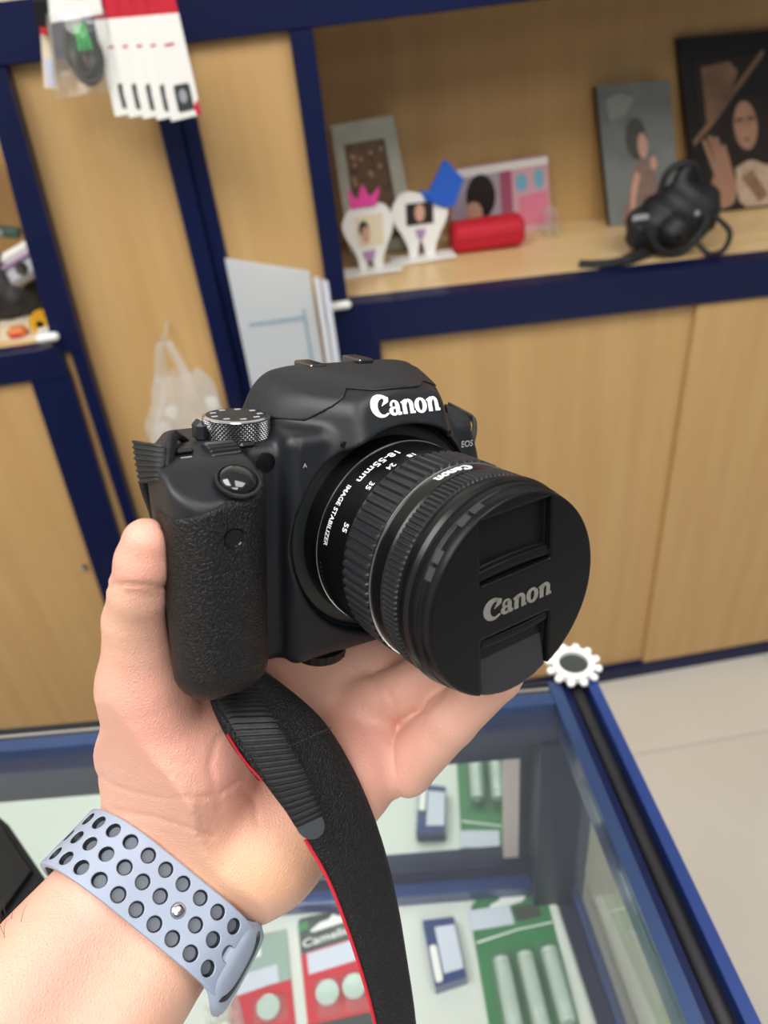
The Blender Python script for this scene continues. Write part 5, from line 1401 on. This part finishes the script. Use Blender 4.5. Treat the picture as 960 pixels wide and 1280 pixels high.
# ================================================================== CLUTTER ON THE LEFT SHELF (rests on z = 1.013)
ZL = 1.0135
def base_at(px, py, y): p = at(px, py, y=y); return p
p = at(42, 376, y=1.20)
t = thing('tape_roll', (p[0], p[1], ZL), 'yellow plastic roll on the left shelf', 'roll')
zc = ZL + .0168
MB().lathe([(.006, -.011), (.0165, -.011), (.0175, 0), (.0165, .011), (.006, .011), (.006, -.011)], 28, 'y', (p[0], p[1], zc + .001)).build('roll_body', M['yellow'], t, smooth=True)
MB().lathe([(.003, -.0105), (.0059, -.0105), (.0059, .0105), (.003, .0105), (.003, -.0105)], 20, 'y', (p[0], p[1], zc + .001)).build('core', M['orange'], t, smooth=True)
p = at(12, 384, y=1.20)
t = thing('orange_gadget', (p[0], p[1], ZL), 'small orange-brown rounded gadget left of the yellow roll', 'gadget')
MB().box((p[0] - .018, p[1] - .012, ZL + .0003), (p[0] + .012, p[1] + .012, ZL + .016), bev=.006).build('shell', M['orange'], t, smooth=True)
MB().box((p[0] - .012, p[1] - .0135, ZL + .004), (p[0] + .004, p[1] - .0122, ZL + .010)).build('front_patch', M['redp'], t)
# black bag the cameras lie on
p = at(10, 350, y=1.30)
def heapf(q):
    d = rcone(q, (p[0] - .09, 1.30, ZL + .03), (p[0] + .03, 1.30, ZL + .035), .04, .034)
    d = smin(d, rcone(q, (p[0] - .05, 1.31, ZL + .07), (p[0] + .0, 1.31, ZL + .075), .034, .026), .02)
    d = d + .003 * np.sin(q[0] * 160) * np.sin(q[2] * 130 + 1)
    return np.maximum(d, ZL + .0005 - q[2])
P, Fc = nets(heapf, (p[0] - .14, 1.24, ZL - .01), (p[0] + .08, 1.37, ZL + .12), .004)
tag(link_mesh('black_pouch', P, Fc, bpy.data.materials['black_bag_cloth'], None, smooth=True), 'slumped black cloth pouch on the left shelf under the compact camera', 'pouch')
p = at(28, 328, y=1.245)
cc = thing('compact_camera', tuple(p), 'silver and lilac compact camera lying on the black pouch, left shelf', 'camera')
Mx = Matrix.Translation(Vector(p)) @ Matrix.Rotation(-.35, 4, 'Y') @ Matrix.Rotation(-.5, 4, 'X')
MB().box((-.030, -.012, -.028), (.030, .012, .0), Mx, bev=.006).build('lower_body', M['silverp'], cc, smooth=True)
MB().box((-.030, -.0122, .0002), (.030, .0122, .006), Mx, bev=.002).build('lilac_band', M['lilac'], cc, smooth=True)
MB().box((-.027, -.0118, .0062), (.027, .0118, .024), Mx, bev=.007).build('upper_body', M['white'], cc, smooth=True)
m_ = MB().lathe([(.0001, -.0165), (.009, -.016), (.010, -.015), (.010, -.0119)], 24, 'y', (0, 0, -.012)); m_.V = [tuple(Mx @ Vector(v)) for v in m_.V]; m_.build('lens', M['blackg'], cc, smooth=True)
p = at(12, 290, y=1.29)
t = thing('green_gadget', (p[0], p[1], p[2]), 'dark green and silver gadget on top of the black pouch', 'gadget')
Mx = Matrix.Translation(Vector(p)) @ Matrix.Rotation(.25, 4, 'Y')
MB().box((-.02, -.01, -.007), (.016, .01, .007), Mx, bev=.003).build('shell', mat('dark_green_plastic', srgb(60, 90, 84), .35), t, smooth=True)
MB().box((-.02, -.0115, -.004), (-.008, -.0102, .004), Mx).build('silver_patch', M['silverp'], t)
q = [at(px, py, z=ZL + .0004) for px, py in ((0, 398), (40, 394), (72, 418), (68, 424), (0, 426))]
q = [(*c[:2], ZL + .0004) for c in q]
tag(MB().prism(q, (0, 0, 1), .0012).build('cream_paper', M['cream']), 'cream paper sheet lying flat at the front of the left shelf', 'paper')
p = at(56, 400, y=1.185)
tag(MB().prism([(p[0] - .014, 1.175, ZL + .0018), (p[0] + .012, 1.175, ZL + .0018), (p[0] + .006, 1.195, ZL + .0018), (p[0] - .010, 1.20, ZL + .0018)], (0, 0, 1), .012).build('folded_card', M['white']), 'small folded white card on the paper, left shelf', 'card')
